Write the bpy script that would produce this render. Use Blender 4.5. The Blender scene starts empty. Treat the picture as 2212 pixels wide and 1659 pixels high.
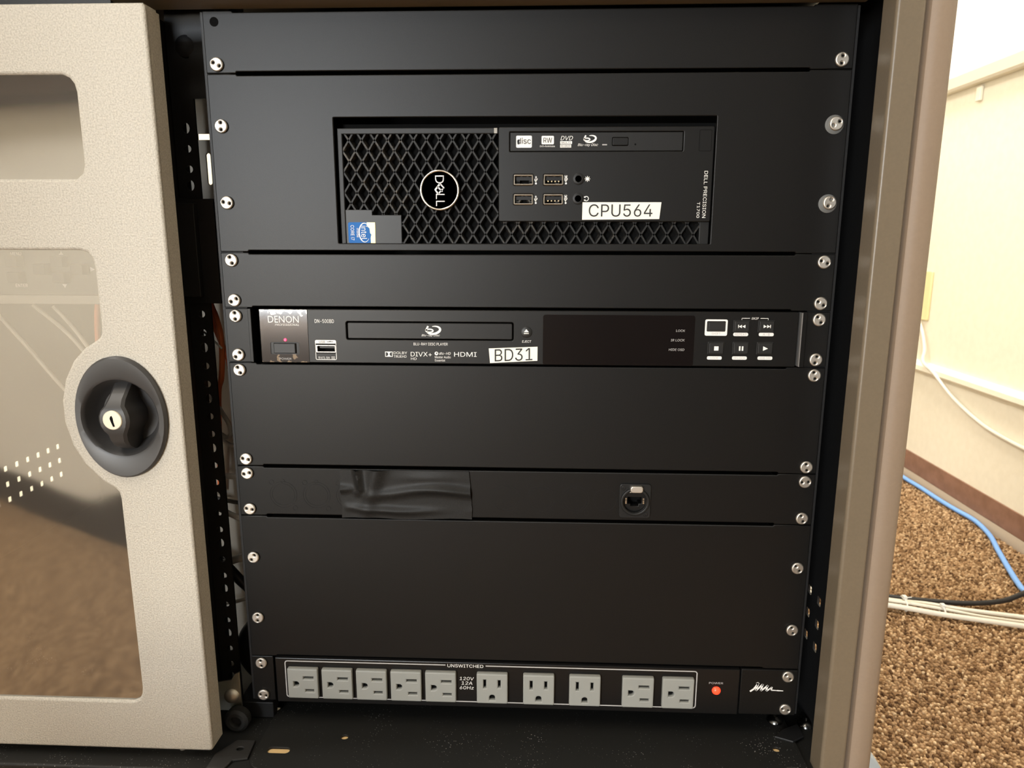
import bpy, bmesh, math, random
import numpy as np
from mathutils import Matrix, Vector
from mathutils.geometry import delaunay_2d_cdt

random.seed(7)
rng = np.random.default_rng(7)
sc = bpy.context.scene
COL = sc.collection
S = 0.001          # the scene is laid out in millimetres, x right, y away, z up
FLOOR = -742.0     # carpet level in that frame (z = 0 is the top edge of the computer's rack panel)

# ------------------------------------------------------------------ camera
cam_d = bpy.data.cameras.new('camera')
cam_d.sensor_fit = 'HORIZONTAL'
cam_d.sensor_width = 36.0
cam_d.lens = 36.0 * 1540.0 / 2212.0
cam_d.clip_start = 0.02
cam_d.clip_end = 50
cam_d.dof.use_dof = True
cam_d.dof.focus_distance = 0.585
cam_d.dof.aperture_fstop = 14
cam = bpy.data.objects.new('camera', cam_d)
COL.objects.link(cam)
right = Vector((0.9991438, 0.0413174, 0.0021097))
down = Vector((0.0102456, -0.1977101, -0.9802070))
fwd = Vector((-0.0400825, 0.9793894, -0.1979641))
R = Matrix((right, -down, -fwd)).transposed().to_4x4()
cam.matrix_world = Matrix.Translation((0.014967, -0.568077, -0.123423 + 0.742)) @ R
sc.camera = cam

# ------------------------------------------------------------------ world, view
sc.view_settings.view_transform = 'Standard'
sc.view_settings.look = 'None'
sc.view_settings.gamma = 1
sc.view_settings.use_curve_mapping = False
sc.view_settings.exposure = 0.0
sc.cycles.use_denoising = True
sc.cycles.max_bounces = 10
sc.cycles.diffuse_bounces = 5
wd = bpy.data.worlds.new('world')
sc.world = wd
wd.use_nodes = True
wd.node_tree.nodes['Background'].inputs[0].default_value = (0.75, 0.85, 1, 1)
wd.node_tree.nodes['Background'].inputs[1].default_value = 0.05
# ceiling troffers: x, y, length x, length y, power, colour
TROFFERS = [
    ('ceiling light panel left of the viewer in front of the cabinet', -1000, -1250, 600, 1200, 28, (1.0, 0.90, 0.77)),
    ('added ceiling light panel brightening the desk mirrored in the door', -1700, 250, 600, 1200, 70, (1.0, 0.97, 0.92)),  # added lamp, lights the desk front that the door windows mirror
    ('ceiling light panel behind the cabinet near the right wall', 420, 900, 600, 1000, 47, (1.0, 0.93, 0.83)),
]
WINDOW = (-2650, -1300, -680, 1200)     # x0, x1, z0, z1 of a glazed door on the far front wall
DAYLIGHT = [(-60, 1160, 185, (0.88, 0.94, 1.0)), (-640, -120, 100, (1.0, 0.93, 0.80))]     # z0, z1, power, colour: sky above, ground below
CEIL = 1860.0

# ------------------------------------------------------------------ helpers
ORG = {}


def W(p):
    return Vector((p[0] * S, p[1] * S, (p[2] - FLOOR) * S))


def rr(x0, x1, z0, z1, r, n=5):
    pts = []
    for cx, cz, a0 in ((x1 - r, z1 - r, 0), (x0 + r, z1 - r, 90), (x0 + r, z0 + r, 180), (x1 - r, z0 + r, 270)):
        for i in range(n + 1):
            a = math.radians(a0 + 90 * i / n)
            pts.append((cx + r * math.cos(a), cz + r * math.sin(a)))
    return pts


def rect(x0, x1, z0, z1):
    return [(x0, z0), (x1, z0), (x1, z1), (x0, z1)]


def ell(cx, cz, a, b=None, n=28, rot=0):
    b = b or a
    c, s = math.cos(rot), math.sin(rot)
    o = []
    for i in range(n):
        t = 2 * math.pi * i / n
        x, z = a * math.cos(t), b * math.sin(t)
        o.append((cx + x * c - z * s, cz + x * s + z * c))
    return o


def catmull(pts, n=6):
    P = [Vector(p) for p in pts]
    P = [P[0] * 2 - P[1]] + P + [P[-1] * 2 - P[-2]]
    out = []
    for i in range(1, len(P) - 2):
        a, b, c, d = P[i - 1:i + 3]
        for k in range(n):
            t = k / n
            out.append(0.5 * ((2 * b) + (c - a) * t + (2 * a - 5 * b + 4 * c - d) * t * t + (3 * b - a - 3 * c + d) * t ** 3))
    out.append(P[-2])
    return out


class MB:
    def __init__(self):
        self.v, self.f, self.m, self.flat = [], [], [], set()

    def add(self, vs, fs, mi=0):
        o = len(self.v)
        self.v += [tuple(p) for p in vs]
        self.f += [[i + o for i in f] for f in fs]
        self.m += [mi] * len(fs)
        return self

    def box(self, x0, x1, y0, y1, z0, z1, mi=0):
        vs = [(x, y, z) for z in (z0, z1) for y in (y0, y1) for x in (x0, x1)]
        fs = [(0, 2, 3, 1), (4, 5, 7, 6), (0, 1, 5, 4), (2, 6, 7, 3), (0, 4, 6, 2), (1, 3, 7, 5)]
        return self.add(vs, fs, mi)

    def frustum(self, xc, zc, w0, h0, w1, h1, y0, y1, mi=0):
        """a key cap: w0 x h0 at the back y0, w1 x h1 at the front y1"""
        vs = [(xc + sx * w / 2, y, zc + sz * h / 2) for w, h, y in ((w0, h0, y0), (w1, h1, y1)) for sx, sz in ((-1, -1), (1, -1), (1, 1), (-1, 1))]
        fs = [(0, 3, 2, 1), (4, 5, 6, 7), (0, 1, 5, 4), (1, 2, 6, 5), (2, 3, 7, 6), (3, 0, 4, 7)]
        return self.add(vs, [f[::-1] for f in fs], mi)

    def plate(self, outer, holes=(), y=0.0, th=2.0, bev=0.0, mi=0, res=1, mp=None):
        """flat sheet in the x-z plane, its front face at y (towards the viewer), going back by th"""
        cu = bpy.data.curves.new('t', 'CURVE')
        cu.dimensions = '2D'
        cu.fill_mode = 'BOTH'
        for p in [outer] + list(holes):
            s = cu.splines.new('POLY')
            s.points.add(len(p) - 1)
            for i, (a, b) in enumerate(p):
                s.points[i].co = (a, b, 0, 1)
            s.use_cyclic_u = True
        cu.bevel_depth = bev
        cu.bevel_resolution = res
        cu.extrude = max(th / 2 - bev, 0)
        cu.offset = -bev
        ob = bpy.data.objects.new('t', cu)
        me = bpy.data.meshes.new_from_object(ob)
        mp = mp or (lambda a, b, c: (a, y + th / 2 - c, b))
        for k, p in enumerate(me.polygons):      # the two flat sides stay flat-shaded
            cs = [me.vertices[i].co.z for i in p.vertices]
            if max(cs) - min(cs) < 1e-4:
                self.flat.add(len(self.f) + k)
        self.add([mp(*v.co) for v in me.vertices], [list(p.vertices) for p in me.polygons], mi)
        bpy.data.objects.remove(ob)
        bpy.data.curves.remove(cu)
        bpy.data.meshes.remove(me)
        return self

    def lathe(self, c, prof, seg=24, mi=0, ax='y'):
        """profile (radius, distance towards the viewer) turned about an axis through c"""
        vs, fs = [], []
        for r, d in prof:
            for i in range(seg):
                t = 2 * math.pi * i / seg
                a, b = r * math.cos(t), r * math.sin(t)
                if ax == 'y':
                    vs.append((c[0] + a, c[1] - d, c[2] + b))
                elif ax == 'z':
                    vs.append((c[0] + a, c[1] - b, c[2] + d))
                else:
                    vs.append((c[0] + d, c[1] - a, c[2] + b))
        for k in range(len(prof) - 1):
            for i in range(seg):
                j = (i + 1) % seg
                fs.append((k * seg + i, k * seg + j, (k + 1) * seg + j, (k + 1) * seg + i))
        fs.append(list(range(seg))[::-1])
        fs.append([(len(prof) - 1) * seg + i for i in range(seg)])
        return self.add(vs, fs, mi)

    def tube(self, pts, r, seg=10, mi=0, n=6, smooth=True):
        P = catmull(pts, n) if smooth else [Vector(p) for p in pts]
        vs, fs = [], []
        t0 = (P[1] - P[0]).normalized()
        up = Vector((0, 0, 1)) if abs(t0.z) < .9 else Vector((1, 0, 0))
        nrm = t0.cross(up).normalized()
        for i, p in enumerate(P):
            t = (P[min(i + 1, len(P) - 1)] - P[max(i - 1, 0)]).normalized()
            nrm = (nrm - t * nrm.dot(t)).normalized()
            b = t.cross(nrm)
            for k in range(seg):
                a = 2 * math.pi * k / seg
                vs.append(p + (nrm * math.cos(a) + b * math.sin(a)) * r)
        for i in range(len(P) - 1):
            for k in range(seg):
                j = (k + 1) % seg
                fs.append((i * seg + k, i * seg + j, (i + 1) * seg + j, (i + 1) * seg + k))
        fs.append(list(range(seg))[::-1])
        fs.append([(len(P) - 1) * seg + k for k in range(seg)])
        return self.add(vs, fs, mi)

    def ribbon(self, pts, ws, y, th=.12, mi=0, closed=False):
        """a flat printed stroke of varying width in the x-z plane"""
        P = [Vector((a, b)) for a, b in pts]
        n = len(P)
        if not hasattr(ws, '__len__'):
            ws = [ws] * n
        L, Rr = [], []
        for i, p in enumerate(P):
            a = P[(i - 1) % n] if closed or i else p
            b = P[(i + 1) % n] if closed or i < n - 1 else p
            t = (b - a).normalized()
            nn = Vector((-t.y, t.x)) * ws[i] / 2
            L.append(p + nn)
            Rr.append(p - nn)
        vs = []
        for yy in (y, y - th):
            vs += [(p.x, yy, p.y) for p in L] + [(p.x, yy, p.y) for p in Rr]
        fs = []
        for i in range(n if closed else n - 1):
            j = (i + 1) % n
            fs.append((2 * n + i, 2 * n + j, 3 * n + j, 3 * n + i))
            fs.append((i, 2 * n + i, 2 * n + j, j))
            fs.append((n + i, n + j, 3 * n + j, 3 * n + i))
        return self.add(vs, fs, mi)

    def mesh(self, name, org=(0, 0, 0), weld=True, ang=35):
        me = bpy.data.meshes.new(name)
        me.from_pydata([((x - org[0]) * S, (y - org[1]) * S, (z - org[2]) * S) for x, y, z in self.v], [], self.f)
        for p, i in zip(me.polygons, self.m):
            p.material_index = i
        fa = me.attributes.new('flat', 'INT', 'FACE')
        fa.data.foreach_set('value', [1 if i in self.flat else 0 for i in range(len(me.polygons))])
        if weld:
            b = bmesh.new()
            b.from_mesh(me)
            bmesh.ops.remove_doubles(b, verts=b.verts, dist=2e-6)
            bmesh.ops.recalc_face_normals(b, faces=b.faces)
            b.to_mesh(me)
            b.free()
        me.shade_smooth()
        me.set_sharp_from_angle(angle=math.radians(ang))
        fa = me.attributes['flat']
        fl_ = [d.value for d in fa.data]
        for p, q in zip(me.polygons, fl_):
            if q:
                p.use_smooth = False
        me.attributes.remove(me.attributes['flat'])
        return me


def setmats(me, mats):
    for m in (mats if isinstance(mats, (list, tuple)) else [mats]):
        me.materials.append(m)


def tag(o, label, cat=None, group=None, kind=None):
    if label:
        o['label'] = label
    if cat:
        o['category'] = cat
    if group:
        o['group'] = group
    if kind:
        o['kind'] = kind
    return o


def thing(name, org, label, cat, group=None):
    o = bpy.data.objects.new(name, None)
    o.empty_display_size = .02
    COL.objects.link(o)
    o.location = W(org)
    ORG[o.name] = org
    return tag(o, label, cat, group)


def part(parent, name, mb, mats, bev=0, segs=2, label=None, ang=35, weld=True):
    org = ORG[parent.name]
    me = mb.mesh(name, org, weld, ang)
    setmats(me, mats)
    o = bpy.data.objects.new(name, me)
    COL.objects.link(o)
    o.parent = parent
    ORG[o.name] = org
    if label:
        o['label'] = label
    if bev:
        m = o.modifiers.new('bevel', 'BEVEL')
        m.width = bev * S
        m.segments = segs
        m.limit_method = 'ANGLE'
        m.harden_normals = True
        m.angle_limit = math.radians(40)
    return o


def place(parent, name, me, loc, rot=None):
    """a child that shares the mesh me, at loc in the layout frame"""
    org = ORG[parent.name]
    o = bpy.data.objects.new(name, me)
    COL.objects.link(o)
    o.parent = parent
    o.location = ((loc[0] - org[0]) * S, (loc[1] - org[1]) * S, (loc[2] - org[2]) * S)
    if rot:
        o.rotation_euler = rot
    ORG[o.name] = org
    return o


def solo(name, mb, mats, org, label, cat=None, group=None, kind=None, bev=0, ang=35, weld=True):
    me = mb.mesh(name, org, weld, ang)
    setmats(me, mats)
    o = bpy.data.objects.new(name, me)
    COL.objects.link(o)
    o.location = W(org)
    ORG[o.name] = org
    if bev:
        m = o.modifiers.new('bevel', 'BEVEL')
        m.width = bev * S
        m.segments = 2
        m.limit_method = 'ANGLE'
        m.harden_normals = True
        m.angle_limit = math.radians(40)
    return tag(o, label, cat, group, kind)


try:      # the sans face that ships inside Blender
    import os
    SANS = bpy.data.fonts.load(os.path.join(bpy.utils.resource_path('LOCAL'), 'datafiles', 'fonts', 'Inter.woff2'))
except Exception:
    SANS = None


def text(parent, body, x0, x1, z0, z1, y, mat, bold=0.0, shear=0.0, rot=0, th=.15, name='lettering', face=True):
    """words fitted into the rectangle x0..x1, z0..z1 on the plane y; rot = quarter turns clockwise"""
    cu = bpy.data.curves.new('t', 'FONT')
    cu.body = body
    if SANS and face:
        cu.font = SANS
    cu.offset = bold
    cu.shear = shear
    cu.resolution_u = 3
    use = SANS and face
    if use:
        cu.fill_mode = 'NONE'
    ob = bpy.data.objects.new('t', cu)
    me = bpy.data.meshes.new_from_object(ob)
    P = [(v.co.x, v.co.y) for v in me.vertices]
    F = [list(p.vertices) for p in me.polygons]
    E = {tuple(sorted(e.vertices)) for e in me.edges}
    bpy.data.objects.remove(ob)
    bpy.data.curves.remove(cu)
    bpy.data.meshes.remove(me)
    if use:     # fill every outer contour with the opposite-turning contours inside it as holes
        cs, cur = [], [P[0]]
        for k in range(1, len(P)):
            if (k - 1, k) in E:
                cur.append(P[k])
            else:
                cs.append(cur)
                cur = [P[k]]
        cs.append(cur)

        # fill by winding number, so that overlapping contours join and counters stay open
        pv, pe = [], []
        for c in cs:
            o_ = len(pv)
            pv += [Vector(p) for p in c]
            pe += [(o_ + k, o_ + (k + 1) % len(c)) for k in range(len(c))]
        ov, _e, of = delaunay_2d_cdt(pv, pe, [], 0, 1e-6)[:3]
        P = [(v.x, v.y) for v in ov]
        A, B = [], []
        for c in cs:
            A += c
            B += c[1:] + c[:1]
        A, B = np.array(A), np.array(B)
        F = []
        for f_ in of:
            g = np.mean([P[k] for k in f_], 0)
            up_ = (A[:, 1] <= g[1]) & (B[:, 1] > g[1])
            dn_ = (A[:, 1] > g[1]) & (B[:, 1] <= g[1])
            side = (B[:, 0] - A[:, 0]) * (g[1] - A[:, 1]) - (g[0] - A[:, 0]) * (B[:, 1] - A[:, 1])
            if (up_ & (side > 0)).sum() - (dn_ & (side < 0)).sum() != 0:
                F.append(list(f_))
    for _ in range(rot):
        P = [(b, -a) for a, b in P]
    a0, a1 = min(p[0] for p in P), max(p[0] for p in P)
    b0, b1 = min(p[1] for p in P), max(p[1] for p in P)
    mb = MB()
    mb.add([(x0 + (a - a0) / (a1 - a0) * (x1 - x0), y - th, z0 + (b - b0) / (b1 - b0) * (z1 - z0)) for a, b in P], F)
    me = mb.mesh(name, ORG[parent.name], False)
    me.materials.append(mat)
    o = bpy.data.objects.new(name, me)
    COL.objects.link(o)
    o.parent = parent
    ORG[o.name] = ORG[parent.name]
    return o


# ------------------------------------------------------------------ materials
def mat(name, col=(.5, .5, .5), rough=.5, metal=0.0, spec=.5, emit=None, estr=0.0):
    m = bpy.data.materials.new(name)
    m.use_nodes = True
    b = m.node_tree.nodes['Principled BSDF']
    b.inputs['Base Color'].default_value = (*col, 1)
    b.inputs['Roughness'].default_value = rough
    b.inputs['Metallic'].default_value = metal
    b.inputs['Specular IOR Level'].default_value = spec
    if emit:
        b.inputs['Emission Color'].default_value = (*emit, 1)
        b.inputs['Emission Strength'].default_value = estr
    return m


def nd(m, t, **kw):
    n = m.node_tree.nodes.new(t)
    for k, v in kw.items():
        if k in n.inputs:
            n.inputs[k].default_value = v
        else:
            setattr(n, k, v)
    return n


def lk(m, a, b):
    m.node_tree.links.new(a, b)


def bsdf(m):
    return m.node_tree.nodes['Principled BSDF']


def ramp(m, stops):
    r = nd(m, 'ShaderNodeValToRGB')
    e = r.color_ramp.elements
    while len(e) < len(stops):
        e.new(.5)
    for x, (p, c) in zip(e, stops):
        x.position = p
        x.color = (*c, 1)
    return r


def grain(m, scale, dist, strength, c0=None, c1=None, detail=3, rough=None):
    """fine relief (and, with c0/c1, a speckle of colour) from object-space noise"""
    tc = nd(m, 'ShaderNodeTexCoord')
    n = nd(m, 'ShaderNodeTexNoise', Scale=scale, Detail=detail)
    lk(m, tc.outputs['Object'], n.inputs['Vector'])
    if strength:
        bp = nd(m, 'ShaderNodeBump', Strength=strength, Distance=dist)
        lk(m, n.outputs['Fac'], bp.inputs['Height'])
        lk(m, bp.outputs['Normal'], bsdf(m).inputs['Normal'])
    if c0:
        r = ramp(m, [(.35, c0), (.65, c1)])
        lk(m, n.outputs['Fac'], r.inputs['Fac'])
        lk(m, r.outputs['Color'], bsdf(m).inputs['Base Color'])
    return m


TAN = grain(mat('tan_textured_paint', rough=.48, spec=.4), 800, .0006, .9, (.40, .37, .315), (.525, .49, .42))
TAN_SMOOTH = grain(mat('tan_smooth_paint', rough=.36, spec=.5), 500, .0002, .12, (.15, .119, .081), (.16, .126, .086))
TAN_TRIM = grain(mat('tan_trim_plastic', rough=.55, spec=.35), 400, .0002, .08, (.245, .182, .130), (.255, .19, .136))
BLK_COAT = grain(mat('black_powder_coat', rough=.40, spec=.24), 1500, .0002, .15, (.004, .0038, .0036), (.007, .0066, .0062))
BLK_FRAME = grain(mat('black_frame_paint', rough=.5, spec=.4), 900, .0002, .1, (.008, .008, .009), (.012, .012, .012))
GREY_IN = mat('grey_inner_sheet', (.36, .34, .30), .6)
BLK_PLASTIC = grain(mat('black_plastic', rough=.45, spec=.28), 1800, .0001, .1, (.008, .008, .008), (.012, .012, .012))
BLK_SATIN = mat('black_satin_plastic', (.006, .0058, .0056), .38, spec=.28)
BLK_VOID = mat('dark_cavity', (.004, .004, .004), .9, spec=.1)
BLK_GLOSS = mat('smoked_display', (.006, .0045, .0045), .2, spec=.25)
BTN = mat('button_rubber', (.012, .012, .012), .45, spec=.4)
LATCH = mat('charcoal_latch_plastic', (.035, .034, .034), .42, spec=.5)
RUBBER = mat('black_rubber', (.02, .02, .02), .6, spec=.3)
STEEL = mat('nickel_screw', (.56, .525, .47), .48, metal=1)
CHROME = mat('chrome', (.82, .80, .76), .14, metal=1)
KEYMETAL = mat('polished_lock_face', (.62, .58, .46), .55, metal=.4)
DULL = mat('dull_washer_steel', (.22, .22, .21), .5, metal=1)
ZINC = mat('zinc_plated_steel', (.62, .62, .55), .38, metal=1)
WHITE_INK = mat('white_print', (.80, .79, .76), .6)
GREY_INK = mat('grey_print', (.42, .41, .40), .6)
DARK_INK = mat('dark_print', (.012, .012, .012), .6)
LABEL = mat('label_tape', (.86, .82, .72), .45)
OUTLET = mat('grey_outlet_nylon', (.265, .27, .25), .5, spec=.25)
BLUE_STK = mat('blue_sticker', (.022, .13, .40), .55, spec=.15)
GOLD_STK = mat('gold_sticker_edge', (.72, .58, .20), .35, metal=.3)
LED_RED = mat('lit_red_lamp', (.9, .05, .02), .3, emit=(1, .035, .012), estr=2.6)
LED_PINK = mat('lit_pink_lamp', (.9, .05, .15), .3, emit=(1, .03, .12), estr=1.3)
TAPE = grain(mat('black_gaffer_tape', rough=.5, spec=.22), 1300, .0002, .35, (.008, .008, .0075), (.015, .0145, .014))
ORANGE = mat('orange_cable_jacket', (.85, .22, .08), .5)
GREY_CBL = mat('grey_cable_jacket', (.48, .47, .44), .5)
WHITE_CBL = mat('white_cable_jacket', (.72, .68, .58), .5)
WHITE_BAR = mat('white_cable_sleeve', (.85, .85, .85), .4)
BLUE_CBL = mat('blue_cable_jacket', (.20, .42, .88), .45)
BLACK_CBL = mat('black_cable_jacket', (.012, .012, .013), .5)
TIE = mat('clear_nylon_tie', (.72, .72, .68), .4)
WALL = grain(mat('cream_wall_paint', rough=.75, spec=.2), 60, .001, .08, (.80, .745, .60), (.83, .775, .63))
WALL_DIM = mat('wall_paint_darkened', (.22, .20, .17), .85, spec=.15)  # wall paint darkened so the far room mirrors dark
BOARD = mat('whiteboard_enamel', (.90, .88, .86), .25)
ALU = mat('cream_tray_metal', (.66, .60, .48), .45)
RACEWAY = mat('cream_raceway_plastic', (.86, .82, .68), .45)
IVORY = mat('ivory_plate_plastic', (.80, .69, .36), .4)
BASEB = grain(mat('brown_vinyl_baseboard', rough=.45, spec=.4), 40, .0005, .05, (.22, .115, .072), (.28, .15, .098))
CEILM = mat('ceiling_tile', (.62, .60, .55), .9)
DESKM = mat('pale_laminate', (.84, .81, .74), .6)
WHEEL = mat('grey_caster_tread', (.40, .45, .48), .5)
LAMPM = mat('troffer_diffuser', (.9, .9, .85), .6, emit=(1, .94, .84), estr=1.6)

# badge plate: mirror film, worn silver at its corners
BADGE = mat('mirror_badge_film', (.10, .12, .15), .08, metal=1)
tc = nd(BADGE, 'ShaderNodeTexCoord')
nz = nd(BADGE, 'ShaderNodeTexNoise', Scale=170.0, Detail=2.0)
lk(BADGE, tc.outputs['Object'], nz.inputs['Vector'])
sx = nd(BADGE, 'ShaderNodeSeparateXYZ')
lk(BADGE, tc.outputs['Object'], sx.inputs['Vector'])
ab = nd(BADGE, 'ShaderNodeMath', operation='ADD')       # distance from the badge's mid height
ab.inputs[1].default_value = -.0225
lk(BADGE, sx.outputs['Z'], ab.inputs[0])
a2 = nd(BADGE, 'ShaderNodeMath', operation='ABSOLUTE')
lk(BADGE, ab.outputs[0], a2.inputs[0])
a3 = nd(BADGE, 'ShaderNodeMath', operation='MULTIPLY_ADD')
a3.inputs[1].default_value = 34.0
a3.inputs[2].default_value = -.20
lk(BADGE, a2.outputs[0], a3.inputs[0])
a4 = nd(BADGE, 'ShaderNodeMath', operation='ADD')
lk(BADGE, a3.outputs[0], a4.inputs[0])
lk(BADGE, nz.outputs['Fac'], a4.inputs[1])
rp = ramp(BADGE, [(.965, (.085, .095, .115)), (.98, (.34, .33, .31))])
lk(BADGE, a4.outputs[0], rp.inputs['Fac'])
lk(BADGE, rp.outputs['Color'], bsdf(BADGE).inputs['Base Color'])

# dusty grille: black plastic with beige lint caught in it
GRILLE = mat('dusty_grille_plastic', (.016, .016, .016), .55, spec=.35)
tc = nd(GRILLE, 'ShaderNodeTexCoord')
n1 = nd(GRILLE, 'ShaderNodeTexNoise', Scale=22.0, Detail=2.0)
n2 = nd(GRILLE, 'ShaderNodeTexNoise', Scale=420.0, Detail=4.0)
lk(GRILLE, tc.outputs['Object'], n1.inputs['Vector'])
lk(GRILLE, tc.outputs['Object'], n2.inputs['Vector'])
mu = nd(GRILLE, 'ShaderNodeMath', operation='MULTIPLY')
lk(GRILLE, n1.outputs['Fac'], mu.inputs[0])
lk(GRILLE, n2.outputs['Fac'], mu.inputs[1])
rp = ramp(GRILLE, [(.30, (.009, .009, .009)), (.42, (.07, .06, .046))])
lk(GRILLE, mu.outputs[0], rp.inputs['Fac'])
lk(GRILLE, rp.outputs['Color'], bsdf(GRILLE).inputs['Base Color'])

# dusty black floor tray
TRAY = mat('dusty_black_tray', (.012, .012, .012), .55, spec=.35)
tc = nd(TRAY, 'ShaderNodeTexCoord')
n1 = nd(TRAY, 'ShaderNodeTexVoronoi', Scale=420.0)
lk(TRAY, tc.outputs['Object'], n1.inputs['Vector'])
n2 = nd(TRAY, 'ShaderNodeTexNoise', Scale=28.0, Detail=3.0)
lk(TRAY, tc.outputs['Object'], n2.inputs['Vector'])
sp = nd(TRAY, 'ShaderNodeMath', operation='MULTIPLY_ADD')
sp.inputs[1].default_value = -.62
lk(TRAY, n2.outputs['Fac'], sp.inputs[0])
lk(TRAY, n1.outputs['Distance'], sp.inputs[2])
rp = ramp(TRAY, [(-.0, (.22, .21, .20)), (.0, (.012, .012, .011))])
rp.color_ramp.elements[0].position = 0.0
rp.color_ramp.elements[1].position = 0.03
sp2 = nd(TRAY, 'ShaderNodeMath', operation='ADD')
sp2.inputs[1].default_value = .24
lk(TRAY, sp.outputs[0], sp2.inputs[0])
lk(TRAY, sp2.outputs[0], rp.inputs['Fac'])
lk(TRAY, rp.outputs['Color'], bsdf(TRAY).inputs['Base Color'])

# clear acrylic door window: part see-through, part mirror
PANE = bpy.data.materials.new('reflective_acrylic')
PANE.use_nodes = True
nt = PANE.node_tree
nt.nodes.clear()
out = nt.nodes.new('ShaderNodeOutputMaterial')
mx = nt.nodes.new('ShaderNodeMixShader')
tr = nt.nodes.new('ShaderNodeBsdfTransparent')
tr.inputs[0].default_value = (.95, .95, .95, 1)
gl = nt.nodes.new('ShaderNodeBsdfGlossy')
gl.inputs['Color'].default_value = (.95, .95, .93, 1)
gl.inputs['Roughness'].default_value = .06
fr = nt.nodes.new('ShaderNodeValue')
fr.outputs[0].default_value = .45
tcn = nt.nodes.new('ShaderNodeTexCoord')
nzz = nt.nodes.new('ShaderNodeTexNoise')
nzz.inputs['Scale'].default_value = 7
nzz.inputs['Detail'].default_value = 1
bpn = nt.nodes.new('ShaderNodeBump')
bpn.inputs['Strength'].default_value = .25
bpn.inputs['Distance'].default_value = .01
nt.links.new(tcn.outputs['Object'], nzz.inputs['Vector'])
nt.links.new(nzz.outputs['Fac'], bpn.inputs['Height'])
nt.links.new(bpn.outputs['Normal'], gl.inputs['Normal'])
nt.links.new(fr.outputs[0], mx.inputs[0])
nt.links.new(tr.outputs[0], mx.inputs[1])
nt.links.new(gl.outputs[0], mx.inputs[2])
mx2 = nt.nodes.new('ShaderNodeMixShader')      # a faint pale haze in the colour, lifting the mirrored veil
mx2.inputs[0].default_value = .04
df = nt.nodes.new('ShaderNodeBsdfDiffuse')
df.inputs[0].default_value = (.75, .72, .66, 1)
nt.links.new(mx.outputs[0], mx2.inputs[1])
nt.links.new(df.outputs[0], mx2.inputs[2])
nt.links.new(mx2.outputs[0], out.inputs[0])

CLEAR = bpy.data.materials.new('clear_acrylic')
CLEAR.use_nodes = True
CLEAR.node_tree.nodes.clear()
co_ = CLEAR.node_tree.nodes.new('ShaderNodeOutputMaterial')
ct_ = CLEAR.node_tree.nodes.new('ShaderNodeBsdfTransparent')
ct_.inputs[0].default_value = (.97, .97, .97, 1)
CLEAR.node_tree.links.new(ct_.outputs[0], co_.inputs[0])

# carpet: woven loop pile in brown and tan
CARPET = mat('loop_carpet', rough=.95, spec=.05)
tc = nd(CARPET, 'ShaderNodeTexCoord')
vo = nd(CARPET, 'ShaderNodeTexVoronoi', Scale=120.0)
lk(CARPET, tc.outputs['Object'], vo.inputs['Vector'])
rp = ramp(CARPET, [(0, (.13, .075, .038)), (.5, (.25, .155, .082)), (1, (.38, .25, .14))])
lk(CARPET, vo.outputs['Color'], rp.inputs['Fac'])
lk(CARPET, rp.outputs['Color'], bsdf(CARPET).inputs['Base Color'])
bp = nd(CARPET, 'ShaderNodeBump', Strength=.8, Distance=.004)
bp.invert = True
lk(CARPET, vo.outputs['Distance'], bp.inputs['Height'])
lk(CARPET, bp.outputs['Normal'], bsdf(CARPET).inputs['Normal'])
PILE = mat('carpet_loops', rough=.95, spec=.05)
at = nd(PILE, 'ShaderNodeAttribute', attribute_name='tuft')
lk(PILE, at.outputs['Color'], bsdf(PILE).inputs['Base Color'])

# ------------------------------------------------------------------ the room
XW, XL, YB, YF = 1000.0, -4200.0, 1560.0, -5200.0
solo('floor', MB().box(XL - 60, XW + 60, YF - 60, YB + 60, FLOOR - 30, FLOOR), CARPET, (0, 0, FLOOR - 30), 'brown and tan loop pile carpet floor', kind='structure')
solo('wall_right', MB().box(XW, XW + 60, YF, YB, FLOOR, CEIL), WALL, (XW + 30, 0, FLOOR), 'cream painted wall right of the cabinet', kind='structure')
solo('wall_left', MB().box(XL - 60, XL, YF, YB, FLOOR, CEIL), WALL_DIM, (XL - 30, 0, FLOOR), 'wall far to the left, its paint darkened to dim reflections', kind='structure')
solo('wall_back', MB().box(XL, XW, YB, YB + 60, FLOOR, CEIL), WALL, (0, YB + 30, FLOOR), 'cream painted wall behind the cabinet', kind='structure')
wx0, wx1, wz0, wz1 = WINDOW
solo('wall_front', MB().box(XL, wx0, YF - 60, YF, FLOOR, CEIL).box(wx1, XW, YF - 60, YF, FLOOR, CEIL).box(wx0, wx1, YF - 60, YF, FLOOR, wz0).box(wx0, wx1, YF - 60, YF, wz1, CEIL), WALL_DIM, (0, YF - 30, FLOOR), 'wall behind the viewer, its paint darkened to dim reflections', kind='structure')
solo('ceiling', MB().box(XL - 60, XW + 60, YF - 60, YB + 60, CEIL, CEIL + 30), CEILM, (0, 0, CEIL), 'pale tiled ceiling', kind='structure')
wf = solo('window_1', MB().plate(rect(wx0, wx1, wz0, wz1), [rect(wx0 + 45, wx1 - 45, -60, wz1 - 45), rect(wx0 + 45, wx1 - 45, wz0 + 45, -120)], YF - 40, 40), WHITE_INK, ((wx0 + wx1) / 2, YF - 20, wz0), 'daylit glazed door on the far wall', kind='structure')
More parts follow.
